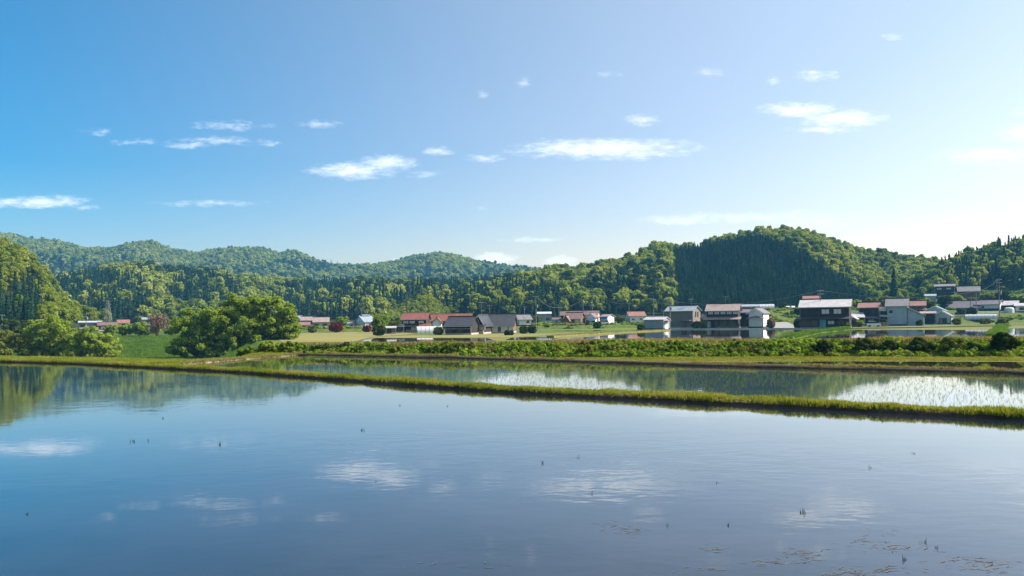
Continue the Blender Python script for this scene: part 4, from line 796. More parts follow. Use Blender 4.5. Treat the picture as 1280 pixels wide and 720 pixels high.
h = house('tall pale blue house with weathered grey tile roof and lean-to slope on its right', 1108, 1136, 372.6, 382.4, 407.2, 'x', 7, 2, 'w_pale', 'r_grey')
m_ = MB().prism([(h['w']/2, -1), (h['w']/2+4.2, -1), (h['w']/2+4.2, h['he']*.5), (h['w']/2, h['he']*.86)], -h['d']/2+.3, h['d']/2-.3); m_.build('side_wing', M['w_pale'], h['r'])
MB().slab((h['w']/2-.02, -h['d']/2-.1, h['he']*.88+.12), (h['w']/2+4.7, -h['d']/2-.1, h['he']*.47+.12), (h['w']/2+4.7, h['d']/2, h['he']*.47+.12), (h['w']/2-.02, h['d']/2, h['he']*.88+.12), .14).build('side_roof', M['r_grey'], h['r'])
rowwin(h, 'f', h['he']*.7, 1.0, .8, (-1.6,), 'glass')
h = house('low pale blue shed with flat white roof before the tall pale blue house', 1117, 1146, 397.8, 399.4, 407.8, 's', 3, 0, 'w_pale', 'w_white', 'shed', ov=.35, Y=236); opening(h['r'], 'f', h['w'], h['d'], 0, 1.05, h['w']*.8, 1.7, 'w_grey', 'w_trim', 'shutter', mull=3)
h = house('house with patchy rusty roof behind the tall pale blue house', 1136, 1157, 375.6, 382, 396, 'x', 6, 0, 'w_brown', 'r_rust', Y=290); canopy(h['r'], -h['w']/2-.5, h['w']/2+.5, h['y'], h['he']*.7, 1.3, 'r_brown'); rowwin(h, 'f', h['he']*.85, 1.2, .7, (-1, 1))
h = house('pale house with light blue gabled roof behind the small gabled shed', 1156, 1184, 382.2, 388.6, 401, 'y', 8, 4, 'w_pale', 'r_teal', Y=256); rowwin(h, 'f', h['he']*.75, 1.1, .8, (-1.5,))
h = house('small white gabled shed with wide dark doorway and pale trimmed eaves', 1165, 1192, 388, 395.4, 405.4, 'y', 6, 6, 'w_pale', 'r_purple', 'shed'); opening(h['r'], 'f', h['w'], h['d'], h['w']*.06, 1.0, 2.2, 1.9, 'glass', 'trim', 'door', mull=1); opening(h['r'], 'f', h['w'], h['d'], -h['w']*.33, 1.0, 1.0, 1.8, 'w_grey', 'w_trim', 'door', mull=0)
h = house('open carport with faded pink roof between the tall house and the gabled shed', 1150, 1170, 389.2, 392.4, 405.6, 's', 5, 0, 'w_dark', 'r_pink', 'carport', ov=.6); opening(h['r'], 'f', h['w'], h['d'], 0, 1.05, h['w']*.8, 2.0, 'rubber_and_shade', 'trim', 'doorway', mull=1)  # black infill paints the shade inside the open carport
# --- hillside, right
h = house('dark two storey house high on the slope with light upstairs windows', 1169, 1193, 354.6, 358, 371, 'x', 6, 0, 'w_dark', 'r_grey', Y=366); rowwin(h, 'f', h['he']*.8, 2.0, .9, (-2.2, 1.6), 'shoji', 'trim', 2); canopy(h['r'], -h['w']/2-.3, h['w']/2+.3, h['y'], h['he']*.52, 1.2, 'r_black'); rowwin(h, 'f', 1.2, 1.6, 1.5, (-2, .4, 2.4), 'glass')
h = house('brown house with grey roof high on the slope right of the dark one', 1197, 1224, 357.2, 363.8, 370, 'x', 6, -4, 'w_brown', 'r_grey', Y=366); rowwin(h, 'f', h['he']*.5, 1.8, 1.1, (-2.4, .6), 'glass')
h = house('little shed with pale blue roof on the slope below the dark hillside house', 1156, 1170, 367.4, 370.2, 376, 's', 4, 0, 'w_grey', 'r_blue', 'shed', Y=345, ov=.3); opening(h['r'], 'f', h['w'], h['d'], 0, .9, 1.2, 1.5, 'glass', 'trim', 'door')
h = house('long low house with dull purple roof on the right slope', 1184, 1224, 375.4, 384.5, 391, 'x', 8, 4, 'w_brown', 'r_purple', Y=312); rowwin(h, 'f', h['he']*.45, 2.0, 1.3, (-4, -1, 2.2), 'glass', 'trim', 2)
h = house('white walled house with purple grey roof beside the long low house', 1220, 1253, 374.6, 380.6, 390, 'x', 7, 10, 'w_white', 'r_purple', Y=308); rowwin(h, 'f', h['he']*.6, .8, .8, (-1.5,), 'glass'); MB().box(-h['w']/2-.03, h['w']/2+.03, h['y']-.06, h['y']+.02, 0, .9).build('plinth', M['w_dark'], h['r'])
h = house('open fronted shed with light grey roof near the right edge', 1252, 1273, 375.8, 381.4, 390, 'x', 6, 4, 'w_dark', 'r_pale', 'shed', Y=306, ridge=None); opening(h['r'], 'f', h['w'], h['d'], -1, 1.1, 2.4, 1.9, 'rubber_and_shade', 'trim', 'doorway', mull=0)  # shaded shed interior painted as a black panel
h = house('white walled building cut by the right edge of the view', 1270, 1300, 378.6, 382.4, 390, 'x', 6, 0, 'w_white', 'r_pale', 'building', Y=300, ridge=None); rowwin(h, 'f', h['he']*.55, 1.6, 1.0, (-2, 1.2), 'glass')
h = house('tiny pale roofed hut up in the trees at the right edge', 1269, 1290, 348, 350.6, 356, 'x', 4, 0, 'w_board', 'r_blue', 'hut', ridge=None); rowwin(h, 'f', h['he']*.5, 1.0, .8, (0,), 'glass')
# --- middle distance, centre
h = house('small white house with red roof alone in the green field', 781, 808, 389.2, 395, 401.5, 'x', 6.5, -14, 'w_white', 'r_rust', Y=330); rowwin(h, 'f', h['he']*.5, 1.4, 1.0, (-1.8, 1.5), 'glass', 'w_trim'); rowwin(h, 'l', h['he']*.55, 1.1, .9, (0,), 'glass', 'w_trim')
h = house('white storehouse with blue front and pinkish roof at the end of the brown row', 750, 769, 392.6, 396, 406.6, 'x', 6, 24, 'w_white', 'r_pink', 'storehouse', Y=292); canopy(h['r'], -h['w']/2-.2, h['w']/2+.1, h['y'], h['he']*.92, .9, 'blue_tarp', .9, name='awning'); opening(h['r'], 'f', h['w'], h['d'], 0, .95, 1.6, 1.7, 'glass', 'trim', 'door')
h = house('house with white gable and blue sheet roof in the middle of the brown row', 731, 750, 391, 396.5, 407, 'y', 7, 12, 'w_white', 'r_brown', Y=288); canopy(h['r'], -h['w']*.1, h['w']/2+.6, h['y'], h['he']*.72, 1.8, 'blue_tarp', .5, name='awning'); rowwin(h, 'f', 1.2, 1.2, 1.3, (-1, 1.2), 'glass')
h = house('house with brown tiled roof behind the white gable', 726, 751, 388, 393.5, 404, 'x', 7, 8, 'w_cream', 'r_brown', Y=312); antenna(h['r'], 0, 0, h['hr'])
h = house('broad brown house with hipped pinkish tile roof and ochre wall panel', 704, 733, 390.6, 398.6, 407.2, 'x', 8, 14, 'w_brown', 'r_brown', Y=284); rowwin(h, 'f', 1.3, 1.8, 1.8, (-2.2,), 'glass', 'trim', 2); opening(h['r'], 'f', h['w'], h['d'], 2.0, 1.3, 2.2, 2.0, 'w_cream', 'trim', 'door', mull=0); block(h['r'], -h['w']*.28, h['y']-1.0, h['w']*.42, 3.0, h['he']*.75, h['hr']*.78, 'y', 'w_brown', 'r_brown', .4)
h = house('dark brown house seen behind the hipped brown roof', 700, 728, 388.6, 394, 404, 'x', 6, 0, 'w_dark', 'r_brown', Y=310); rowwin(h, 'f', h['he']*.5, 1.2, .9, (-3,), 'glass')
h = house('small pale blue shed with brown roof at the left of the brown row', 688, 702, 396.8, 399.5, 407.2, 'x', 4, -10, 'w_white', 'r_brown', 'shed', Y=288, ov=.3); opening(h['r'], 'f', h['w'], h['d'], -.3, 1.0, 1.0, 1.6, 'w_grey', 'trim', 'door', mull=0)
h = house('far low building with white edged roof left of the brown row', 671, 690, 389.6, 392.6, 400.6, 's', 6, 0, 'w_grey', 'film', 'building', Y=350, ov=.4); rowwin(h, 'f', h['he']*.5, 1.6, 1.0, (-2, 1.5), 'glass')
# --- black tiled farm, left of centre
h = house('black boarded farm building with long black tile roof at the water edge', 555, 601, 395.6, 407.4, 418.6, 'x', 8, 14, 'w_dark', 'r_black', 'farm building'); canopy(h['r'], -h['w']/2-.5, h['w']/2, h['y'], h['he']*.72, 1.3, 'r_black', .3); rowwin(h, 'f', h['he']*.38, 1.8, .9, (-2.4, .4), 'glass', 'trim', 2)
h = house('farmhouse with dark gable and white shuttered windows over a pinkish footing', 590, 618, 393.4, 405.6, 417.4, 'y', 8, 16, 'w_dark', 'r_black'); MB().box(-h['w']/2-.06, h['w']/2+.06, h['y']-.5, h['y']-.02, -.8, .85).build('footing', M['w_pink'], h['r']); canopy(h['r'], -h['w']/2-.5, h['w']/2+.7, h['y'], h['he']*.95, 1.6, 'r_black', .55); rowwin(h, 'f', 1.55, 1.6, 1.0, (-1.3, .9), 'shoji', 'w_trim', 2); antenna(h['r'], -.4, 0, h['hr'], 3.4)
h = house('broad farmhouse with big charcoal roof and bright white sliding windows', 605, 648, 392.2, 407.2, 416.4, 'x', 9, 6, 'w_brown', 'r_black'); rowwin(h, 'f', h['he']*.5, 1.7, 1.5, (-h['w']*.18, h['w']*.18), 'shoji', 'w_trim', 3); opening(h['r'], 'f', h['w'], h['d'], h['w']*.42, h['he']*.45, 1.2, 1.9, 'w_white', 'w_trim', 'door', mull=0); antenna(h['r'], -h['w']*.42, 0, h['hr'], 2.6)
h = house('small white walled storehouse with grey roof right of the charcoal roofs', 641, 666, 393.2, 399.5, 408.4, 'x', 6, -16, 'w_white', 'r_grey', 'storehouse', Y=272); antenna(h['r'], h['w']*.15, 0, h['hr'], 3.0); rowwin(h, 'f', h['he']*.6, 1.0, .8, (1,), 'glass'); rowwin(h, 'l', h['he']*.55, .9, .8, (0,), 'glass')
# --- red tiled farm
h = house('two storey farmhouse with long red tile roof and white upstairs windows', 501, 540, 391, 399.4, 415.6, 'x', 8.5, 8, 'w_dark', 'r_red', ridge='r_brown'); rowwin(h, 'f', h['he']*.78, 1.7, .9, (-h['w']*.34, -h['w']*.08, h['w']*.28), 'shoji', 'trim', 2); canopy(h['r'], -h['w']/2-.6, h['w']*.18, h['y'], h['he']*.56, 1.4, 'r_black', .5); canopy(h['r'], h['w']*.2, h['w']/2+1.6, h['y']-.3, h['he']*.62, 2.0, 'r_red', .9); rowwin(h, 'f', 1.3, 1.6, 1.8, (-.2, 1.7), 'shoji', 'trim', 2); opening(h['r'], 'f', h['w'], h['d'], -h['w']*.3, 1.2, 1.6, 2.0, 'glass', 'trim', 'door', mull=1)
h = house('red roofed house with small front gable in the middle of the red roofs', 537, 567, 392.4, 401, 412, 'x', 8, 6, 'w_dark', 'r_red', Y=264, ridge='r_brown'); block(h['r'], -h['w']*.12, h['y']-1.2, h['w']*.45, 4, h['he']*.85, h['hr']*.8, 'y', 'w_white', 'r_red', .5); rowwin(h, 'f', 1.4, 1.4, 1.2, (h['w']*.3,), 'glass'); antenna(h['r'], -h['w']*.25, 0, h['hr'], 2.6)
h = house('low red roof showing behind the black farm building', 564, 591, 392.2, 398.4, 410, 'x', 7, 0, 'w_brown', 'r_red', Y=284, ridge='r_brown')
h = house('small brown shed with flat pale roof beside the yellow green tree', 481, 496, 408.4, 410.4, 417.6, 's', 4, 0, 'w_brown', 'r_pale', 'shed', ov=.3); opening(h['r'], 'f', h['w'], h['d'], -.4, .9, 1.2, 1.3, 'rubber_and_shade', 'trim', 'doorway', mull=0)  # black panel stands for the shade within the doorway
h = house('dark boarded shed between the brown shed and the red farmhouse', 493, 506, 405.4, 408.4, 416.4, 's', 4, 0, 'w_dark', 'r_black', 'shed', ov=.3); opening(h['r'], 'f', h['w'], h['d'], 0, .9, 1.0, 1.3, 'glass', 'trim')
# --- far left of centre
h = house('white gabled house with blue grey roof beside the red shrub', 443, 470, 394.4, 402.4, 410.4, 'x', 7.5, -26, 'w_white', 'r_blue', Y=290); rowwin(h, 'l', h['he']*.5, 1.1, .9, (0,), 'glass', 'w_trim'); rowwin(h, 'f', h['he']*.45, 1.8, 1.2, (.5,), 'glass', 'w_trim'); antenna(h['r'], -h['w']*.3, 0, h['hr'], 3); MB().box(-h['w']*.36, h['w']*.36, -.7, .7, h['hr']+.05, h['hr']+.55).build('roof_vent', M['r_blue'], h['r'])
h = house('little white shed left of the white gabled house', 432, 445, 402, 405, 410.4, 'x', 4, -8, 'w_white', 'r_grey', 'shed', Y=292, ov=.3); rowwin(h, 'f', h['he']*.5, 1.0, .7, (0,), 'glass')
h = house('pale house with faded pink roof left of the round red maple', 391, 412, 396.4, 402.6, 412, 'x', 7, 0, 'w_pink', 'r_pink', Y=296); rowwin(h, 'f', h['he']*.45, 1.6, 1.2, (-1.6, 1.4), 'glass')
h = house('house with dull red roof partly behind the willow clump', 370, 388, 402.4, 406.6, 413, 'x', 6, 0, 'w_brown', 'r_rust', Y=286); rowwin(h, 'f', h['he']*.5, 1.2, .9, (-1, 1.4), 'shoji')
h = house('white house with grey blue roof farthest left behind the willow clump', 358, 378, 394.4, 398.4, 410, 'x', 7, 0, 'w_white', 'r_blue', Y=318); rowwin(h, 'f', h['he']*.75, 1.4, .9, (-1.5, 1.3), 'glass')
h = house('grey house with pinkish roof between the white house and the maple', 376, 394, 395.6, 400.6, 411, 'x', 7, 0, 'w_grey', 'r_pink', Y=312); rowwin(h, 'f', h['he']*.7, 1.2, .9, (-1.2, 1.4), 'glass')
h = house('low building with bright white roof beyond the left willows', 99, 127, 401, 403.6, 413, 's', 8, 0, 'w_grey', 'film', 'building', Y=300, ov=.6); rowwin(h, 'f', h['he']*.6, 1.6, 1.0, (-2.5, 1.8), 'glass')
h = house('house with long brown roof right of the bright white roof', 123, 146, 402.6, 406.6, 414, 'x', 7, 0, 'w_brown', 'r_brown', Y=294); rowwin(h, 'f', h['he']*.6, 1.4, 1.0, (-1.5, 1.5), 'shoji')
h = house('house with salmon pink roof above the green bushes on the left', 147, 162, 399.4, 403.8, 413, 'x', 6, 0, 'w_cream', 'r_rust', Y=308); rowwin(h, 'f', h['he']*.7, 1.2, .9, (0,), 'glass')
h = house('pale grey house at the foot of the dark conifers on the left', 178, 193, 396.4, 399.6, 411, 'x', 6, 0, 'w_grey', 'r_blue', Y=330); rowwin(h, 'f', h['he']*.8, 1.2, .8, (0,), 'glass')

# ------------------------------------------------------------------ greenhouses, tank, walls, truck
def tunnel(label, x0, x1, yt, yb, depth, yaw, Y=None, name='greenhouse', film='film'):
    p = hit((x0+x1)/2, yb)
    if Y: a, b = lev((x0+x1)/2, yb); p = Vector((a/F*Y, Y, gz(a/F*Y, Y)))
    k = p.y/F; L_ = (x1-x0)*k; h_ = (lev(*[float(v) for v in photo(p.x, p.y, p.z)])[1]-lev((x0+x1)/2, yt)[1])*k; r = depth/2
    root = empty(name, (p.x/p.y*(p.y+r), p.y+r, gz(p.x, p.y)-.05), yaw-math.atan2(p.x, p.y)); tag(root, label, 'greenhouse')
    n = 14; prof = [(-math.cos(i/n*math.pi)*r, math.sin(i/n*math.pi)**.8*h_) for i in range(n+1)]
    MB().prismx(prof, -L_/2, L_/2).build('cover', M[film], root)
    nb = max(4, int(L_/1.1))
    for j in range(nb+1):
        x = -L_/2+L_*j/nb; m = MB()
        for i in range(n): a, b = prof[i], prof[i+1]; m.tube((x, a[0]*1.01, a[1]*1.01), (x, b[0]*1.01, b[1]*1.01), .035, .035, 4)
        m.build('hoop', M['metal'], root)
    return root
tunnel('long translucent white tunnel greenhouse with close hoops on the right', 1209, 1244, 392.8, 400.6, 3.6, 0)
tunnel('low pale tunnel greenhouse in front of the red roofed farmhouse', 521, 553, 407.6, 416.2, 4.2, .05)
tunnel('small white tunnel greenhouse on the grassy rise behind the white storehouse', 949, 967, 380, 386.6, 4, .2, Y=308)
def tank(label, px, yt, yb, Y, r):
    a, b = lev(px, yb); x = a/F*Y; root = empty('tank', (x, Y, gz(x, Y)), 0); tag(root, label, 'tank'); h_ = (yb-yt)/F*Y; m = MB(); pr = [(0, 1), (.75, 1), (.92, .82), (1, .72)]
    pr = [(r*.55, h_), (r*.9, h_*.9), (r, h_*.72)]
    m.tube((0, 0, -.3), (0, 0, h_*.72), r, r, 14); m.tube((0, 0, h_*.72), (0, 0, h_*.9), r, r*.88, 14); m.tube((0, 0, h_*.9), (0, 0, h_), r*.88, r*.5, 14); m.build('body', M['w_white'], root, False)
    MB().tube((0, 0, h_), (0, 0, h_+.12), r*.25, r*.25, 10).build('lid', M['metal'], root)
tank('round pale tank in front of the open fronted shed', 1261.5, 384.5, 391, 300, 1.6)
h = house('tiny white hut on the yellow grassy rise left of the big dark house', 983, 993.5, 382.4, 384.6, 388.6, 's', 3, 0, 'w_white', 'w_white', 'hut', Y=312, ov=.2); opening(h['r'], 'f', h['w'], h['d'], 0, .6, .8, 1.0, 'w_grey', 'w_trim', 'door', mull=0)
def strip(name, label, cat, pts, w, hgt, mat, kind=None, lift=0.):
    m = MB()
    for a, b in zip(pts[:-1], pts[1:]):
        a, b = Vector(a), Vector(b); d = (b-a).normalized(); n = Vector((-d.y, d.x, 0)).normalized()*w/2; u_ = Vector((0, 0, hgt)); dn = Vector((0, 0, -.8)); l = Vector((0, 0, lift))
        m.hexa([a-n+dn, b-n+dn, b+n+dn, a+n+dn, a-n+u_+l, b-n+u_+l, b+n+u_+l, a+n+u_+l])
    o = m.build(name, M[mat]); tag(o, label, cat, None, kind); return o
strip('retaining_wall', 'long low concrete wall along the water below the storehouse and farmhouse', 'wall', [onz(840, 412.2, ZL), onz(985, 411.6, ZL), onz(1003, 411.4, ZL)], .3, .28, 'concrete')
strip('road', None, None, [onz(835, 411.6, ZL), onz(985, 411.0, ZL), onz(1080, 410, ZL), onz(1195, 407.5, ZL)], 2.4, .1, 'gravel', 'structure')
sheet('path', M['gravel'], [tuple(Vector((v.x, v.y, v.z+.06))) for v in (hit(962, 410.2), hit(999, 410.2), hit(984, 403.5), hit(966, 403.5))])
strip('grass_bund', None, None, [onz(985, 424, ZL), onz(1020, 416.5, ZL), onz(1062, 412, ZL)], 1.4, .35, 'lime_field', 'structure')
strip('grass_bund', None, None, [onz(1243, 421, ZL), onz(1250, 413, ZL), onz(1254, 408, ZL)], 2.2, .4, 'lime_field', 'structure')
strip('grass_bund', None, None, [onz(688, 421.5, ZL), onz(760, 416.8, ZL), onz(835, 413.2, ZL)], 1.6, .3, 'olive_field', 'structure')
strip('grass_bund', None, None, [onz(1060, 411.4, ZL), onz(1150, 409.8, ZL), onz(1260, 407.6, ZL)], 2.0, .3, 'tan_field', 'structure')
for i_, ln_ in enumerate(([onz(985, 424, ZL), onz(1020, 416.5, ZL), onz(1062, 412, ZL)], [onz(1243, 421, ZL), onz(1250, 413, ZL), onz(1254, 408, ZL)], [onz(688, 421.5, ZL), onz(760, 416.8, ZL), onz(835, 413.2, ZL)])):
    grass_on('bund_grass', [Vector(p[:2]) for p in ln_], 2.0, .32, ZL, 9, [TALL, TALL, DRY][i_], ['bright grass on the bund leading to the big dark house', 'bright grass on the broad bund by the tall dark pole', 'olive grass on the long bund left of the low metal shed'][i_], sc=(.5, 1))
def slope_weeds():
    r = np.random.default_rng(55); n = 5200; u = r.uniform(-.46, .74, n); Y = np.sqrt(r.uniform(200**2, 396**2, n)); X = u*Y; z = G(X, Y)
    k = ((z > -.95) | ((u < .25) & (Y > 268) & ~((u > .03) & (u < .18)))) & (fbm(X/14, Y/14) > .42); X, Y, z = X[k], Y[k], z[k]; n = len(X); s = r.uniform(.6, 2.0, n)
    scatter('slope_weeds', WEEDS, np.column_stack([X, Y, z-.1]), np.stack([0*s, 0*s, r.uniform(0, 6.28, n)], 1), np.stack([s*1.5, s*1.5, s], 1), 'low weeds and scrub on the ground around and behind the houses', 'weeds')
slope_weeds()
def rail():
    a, b = hit(1191, 396.6), hit(1211, 395.8); root = empty('guard_rail', a); tag(root, 'white guard rail beside the long greenhouse', 'guard rail'); d = b-a
    MB().box(0, d.x, -.04, .04, .55, .85).build('beam', M['w_trim'], root)
    for i in range(5): MB().box(d.x*i/4-.06, d.x*i/4+.06, .05, .17, -.3, .8).build('post', M['metal'], root)
rail()
def truck():
    p = hit(867.5, 410.0); p = Vector((p.x, p.y-1.6, gz(p.x, p.y))); root = empty('parked_truck', p, -math.atan2(p.x, p.y)+math.pi); tag(root, 'small white open bed truck parked before the grey boarded storehouse', 'truck')
    root.location.z += .1
    MB().prism([(.35, .35), (1.6, .35), (1.68, .95), (1.35, 1.72), (.35, 1.75)], -.68, .68).build('cab', M['paint'], root)
    MB().box(-1.7, .3, -.7, .7, .55, .68).box(-1.7, -1.65, -.7, .7, .68, 1.0).box(-1.65, .3, -.7, -.65, .68, 1.0).box(-1.65, .3, .65, .7, .68, 1.0).build('bed', M['paint'], root)
    for s_ in (-1, 1):
        MB().hexa([(.55, s_*.69-.005, 1.05), (1.3, s_*.69-.005, 1.05), (1.3, s_*.69+.005, 1.05), (.55, s_*.69+.005, 1.05), (.55, s_*.69-.005, 1.6), (1.2, s_*.69-.005, 1.6), (1.2, s_*.69+.005, 1.6), (.55, s_*.69+.005, 1.6)]).build('window', M['glass'], root)
        for x in (-1.1, 1.05):
            w_ = MB().tube((x, s_*.52, .27), (x, s_*.7, .27), .27, .27, 14).build('wheel', M['rubber_and_shade'], root); MB().tube((x, s_*.7, .27), (x, s_*.715, .27), .15, .15, 10).build('rim', M['metal'], w_)
        MB().box(1.66, 1.7, s_*.5-.12, s_*.5+.12, .62, .78).build('headlight', M['film'], root)
    MB().hexa([(1.66, -.6, .98), (1.69, -.6, .98), (1.69, .6, .98), (1.66, .6, .98), (1.40, -.6, 1.62), (1.43, -.6, 1.62), (1.43, .6, 1.62), (1.40, .6, 1.62)]).build('windscreen', M['glass'], root)
truck()

# ------------------------------------------------------------------ poles, cables, mast
def pole(label, px, yt, Y, arms=1, box=False, r=.15):
    a, b = lev(px, HY); x = a/F*Y; z = gz(x, Y); zt_ = H-lev(px, yt)[1]/F*Y
    root = empty('utility_pole', (x, Y, z)); tag(root, label, 'utility pole', 'utility poles among the houses'); h_ = zt_-z
    MB().tube((0, 0, -.5), (0, 0, h_), r, r*.65, 8).build('shaft', M['pole'], root)
    for i in range(arms):
        zc = h_-.35-i*.8; ar = MB().box(-.8, .8, -.045, .045, zc-.045, zc+.045).build('crossarm', M['metal'], root); ins = MB()
        for k in (-.7, -.35, .35, .7): ins.tube((k, 0, zc+.045), (k, 0, zc+.2), .035, .03, 6)
        ins.build('insulators', M['w_trim'], ar)
    if box: MB().tube((.38, 0, h_*.66), (.38, 0, h_*.66+.9), .26, .26, 10).build('transformer', M['metal'], root)
    return Vector((x, Y, zt_-.2))
A = {}
for key, px, yt, Y, arms, box, lb in (('a', 670, 369.5, 240, 1, True, 'tall utility pole at the left end of the green field'), ('b', 698.7, 383.5, 300, 1, False, 'short utility pole in front of the dark brown house'), ('c', 729, 374, 330, 1, False, 'utility pole behind the brown roofs, left of the taller one'), ('d', 740.5, 366, 320, 2, False, 'tallest utility pole behind the brown row'),
        ('e', 786.3, 379, 340, 1, False, 'utility pole behind the red roofed white house'), ('f', 817, 373, 285, 1, True, 'utility pole with transformer behind the low grey shed'), ('g', 837.5, 375.5, 226, 1, True, 'utility pole against the left end of the grey boarded storehouse'), ('h', 829.5, 388, 300, 1, False, 'short thin utility pole left of the grey boarded storehouse'), ('i', 1026, 362, 203, 2, False, 'tall utility pole in front of the big dark house'),
        ('j', 1249.3, 348, 215, 2, True, 'tall dark utility pole near the right edge by the green bund'), ('k', 1220.5, 363, 296, 1, False, 'utility pole in front of the white walled house on the right slope'), ('l', 1213.5, 376, 298, 1, False, 'short utility pole before the long purple roof'), ('m', 107.7, 391.5, 280, 1, True, 'utility pole in front of the bright white roof on the left'), ('n', 2.5, 393, 230, 1, False, 'pale utility pole at the far left edge'), ('o', 1246.6, 350, 330, 1, False, 'pale utility pole behind the tall dark one at right')):
    A[key] = pole(lb, px, yt, Y, arms, box)
def cable(a, b, sag, label):
    m = MB(); n = 12; pts = []
    for i in range(n+1):
        t = i/n; p = A[a].lerp(A[b], t) if isinstance(a, str) else a.lerp(b, t); pts.append(p-Vector((0, 0, sag*4*t*(1-t))))
    for p, q in zip(pts[:-1], pts[1:]): m.tube(p, q, .03, .03, 3)
    tag(m.build('power_cable', M['metal']), label, 'cable', 'power cables between the poles')
for a, b, sg, lb in (('a', 'b', 1.2, 'thin sagging cable from the green field pole to the brown house pole'), ('b', 'c', .8, 'thin cable rising to the pole behind the brown roofs'), ('c', 'd', .5, 'short cable between the two poles behind the brown row'), ('d', 'e', 1.4, 'thin sagging cable from the tallest pole to the red roofed house'), ('e', 'f', 1.2, 'thin cable from the red roofed house to the transformer pole'), ('f', 'g', 1.0, 'thin cable from the transformer pole to the boarded storehouse'), ('g', 'i', 2.0, 'long sagging cable between the storehouse pole and the dark house pole'), ('i', 'k', 2.2, 'long cable from the dark house pole to the right slope'), ('k', 'o', .9, 'short cable above the white walled house on the right')): cable(a, b, sg, lb)
def mast():
    Y = 330; a, b = lev(135, 402); x = a/F*Y; z = gz(x, Y); zt_ = H-lev(134.5, 375.5)[1]/F*Y; h_ = zt_-z; root = empty('lattice_mast', (x, Y, z)); tag(root, 'slim grey lattice mast standing before the conifers on the left', 'mast'); n = 6
    leg = lambda s1, s2, t: Vector((s1*(1.5-1.15*t), s2*(1.5-1.15*t), h_*t))
    for s1 in (-1, 1):
        for s2 in (-1, 1): MB().tube(leg(s1, s2, -.04), leg(s1, s2, 1), .06, .05, 4).build('leg', M['metal'], root)
    for (p, q) in (((-1, -1), (1, -1)), ((1, -1), (1, 1)), ((1, 1), (-1, 1)), ((-1, 1), (-1, -1))):
        m = MB()
        for i in range(n):
            t0, t1 = i/n, (i+1)/n; m.tube(leg(*p, t0), leg(*q, t1), .03, .03, 4).tube(leg(*q, t0), leg(*p, t1), .03, .03, 4).tube(leg(*p, t1), leg(*q, t1), .03, .03, 4)
        m.build('bracing', M['metal'], root)
    for z_ in (.98, .86): MB().box(-1.3, 1.3, -.1, .1, h_*z_-.1, h_*z_+.1).build('platform', M['metal'], root)
mast()

# ------------------------------------------------------------------ village trees and shrubs
RND = [(.28, .4, .34), (.72, .4, .34), (.5, .66, .36), (.3, .68, .26), (.72, .7, .26), (.5, .3, .36)]
def vt(name, label, cat, x0, x1, yt, yb, Y, mat, lobes=RND, leaf=.16, nq=110, group=None): return TR(name, label, x0, x1, yt, yb, Y, M[mat], int(x0*3+yt), lobes, leaf, nq, 0, group, .8, cat)
vt('red_maple', 'round dark red maple beside the pale pink roofed house', 'tree', 409, 430, 397.6, 412, 262, 'maple')
vt('red_shrub', 'dark red shrub in front of the white gabled house', 'shrub', 452, 465, 402, 411, 262, 'maple')
vt('village_tree', 'yellow green tree left of the long red roof', 'tree', 467, 486, 390, 416, 240, 'willow')
vt('village_tree', 'lower yellow green tree touching the red roofed farmhouse', 'tree', 482, 504, 396, 413, 236, 'yellow_shrub')
vt('garden_bush', 'dull olive bush in front of the brown shed', 'bush', 464, 483, 403, 418, 196, 'shrub')
vt('garden_bush', 'pale green bush between the low greenhouse and the black building', 'bush', 541, 554, 408, 419, 196, 'yellow_shrub')
vt('garden_bush', 'dark bush under the broad charcoal roof', 'bush', 628, 644, 411, 418, 180, 'shrub')
vt('garden_bush', 'dark green bush below the small white storehouse', 'bush', 648, 660, 406, 416, 196, 'leaf_dark')
vt('garden_bush', 'dark bush right of the small white storehouse by the pole', 'bush', 658, 671, 406, 416, 200, 'shrub')
vt('garden_bush', 'olive bush in front of the blue sheet roof', 'bush', 741, 752, 398, 408, 262, 'shrub')
vt('village_tree', 'pale green tree left of the little red roofed white house', 'tree', 768, 782, 390, 400, 332, 'yellow_shrub')
vt('garden_bush', 'pale green shrub at the left of the bright white roof', 'bush', 111, 126, 389, 404, 322, 'yellow_shrub')
vt('village_tree', 'dark shaded tree between storehouse and pink roofed farmhouse', 'tree', 862, 880, 401, 411, 234, 'leaf_dark')
vt('garden_bush', 'reddish bush at the right corner of the white gabled storehouse', 'bush', 960, 966, 397, 410, 222, 'twig')
vt('village_tree', 'bright tree behind the pink roofed farmhouse', 'tree', 914, 925, 374, 392, 300, 'willow')
vt('village_tree', 'dark spreading tree between rusty roof and hillside house', 'tree', 1146, 1172, 376, 394, 298, 'leaf_dark')
vt('village_tree', 'dark green tree left of the brown hillside house', 'tree', 1172, 1190, 368, 386, 318, 'leaf_dark')
vt('village_tree', 'yellow green tree below the brown hillside house', 'tree', 1186, 1204, 364, 382, 322, 'willow')
vt('garden_bush', 'olive bush before the long low purple roof', 'bush', 1194, 1208, 384, 394, 290, 'shrub')
vt('village_tree', 'bushy bright tree right of the brown hillside house', 'tree', 1222, 1246, 360, 376, 332, 'yellow_shrub')
vt('village_tree', 'dark tree left of the tiny hut on the right slope', 'tree', 1243, 1264, 358, 378, 326, 'leaf_dark')
vt('village_tree', 'green tree at the right edge below the tiny hut', 'tree', 1258, 1284, 362, 378, 324, 'willow')
vt('garden_bush', 'yellow green shrub behind the red roofed house on the right', 'bush', 1078, 1100, 365, 380, 330, 'yellow_shrub')
vt('garden_bush', 'pale olive shrub mass left of the tall blue house roof', 'bush', 1050, 1082, 366, 381, 336, 'willow')
vt('garden_bush', 'olive shrub mass behind the tall blue house', 'bush', 1092, 1122, 367, 382, 338, 'yellow_shrub')
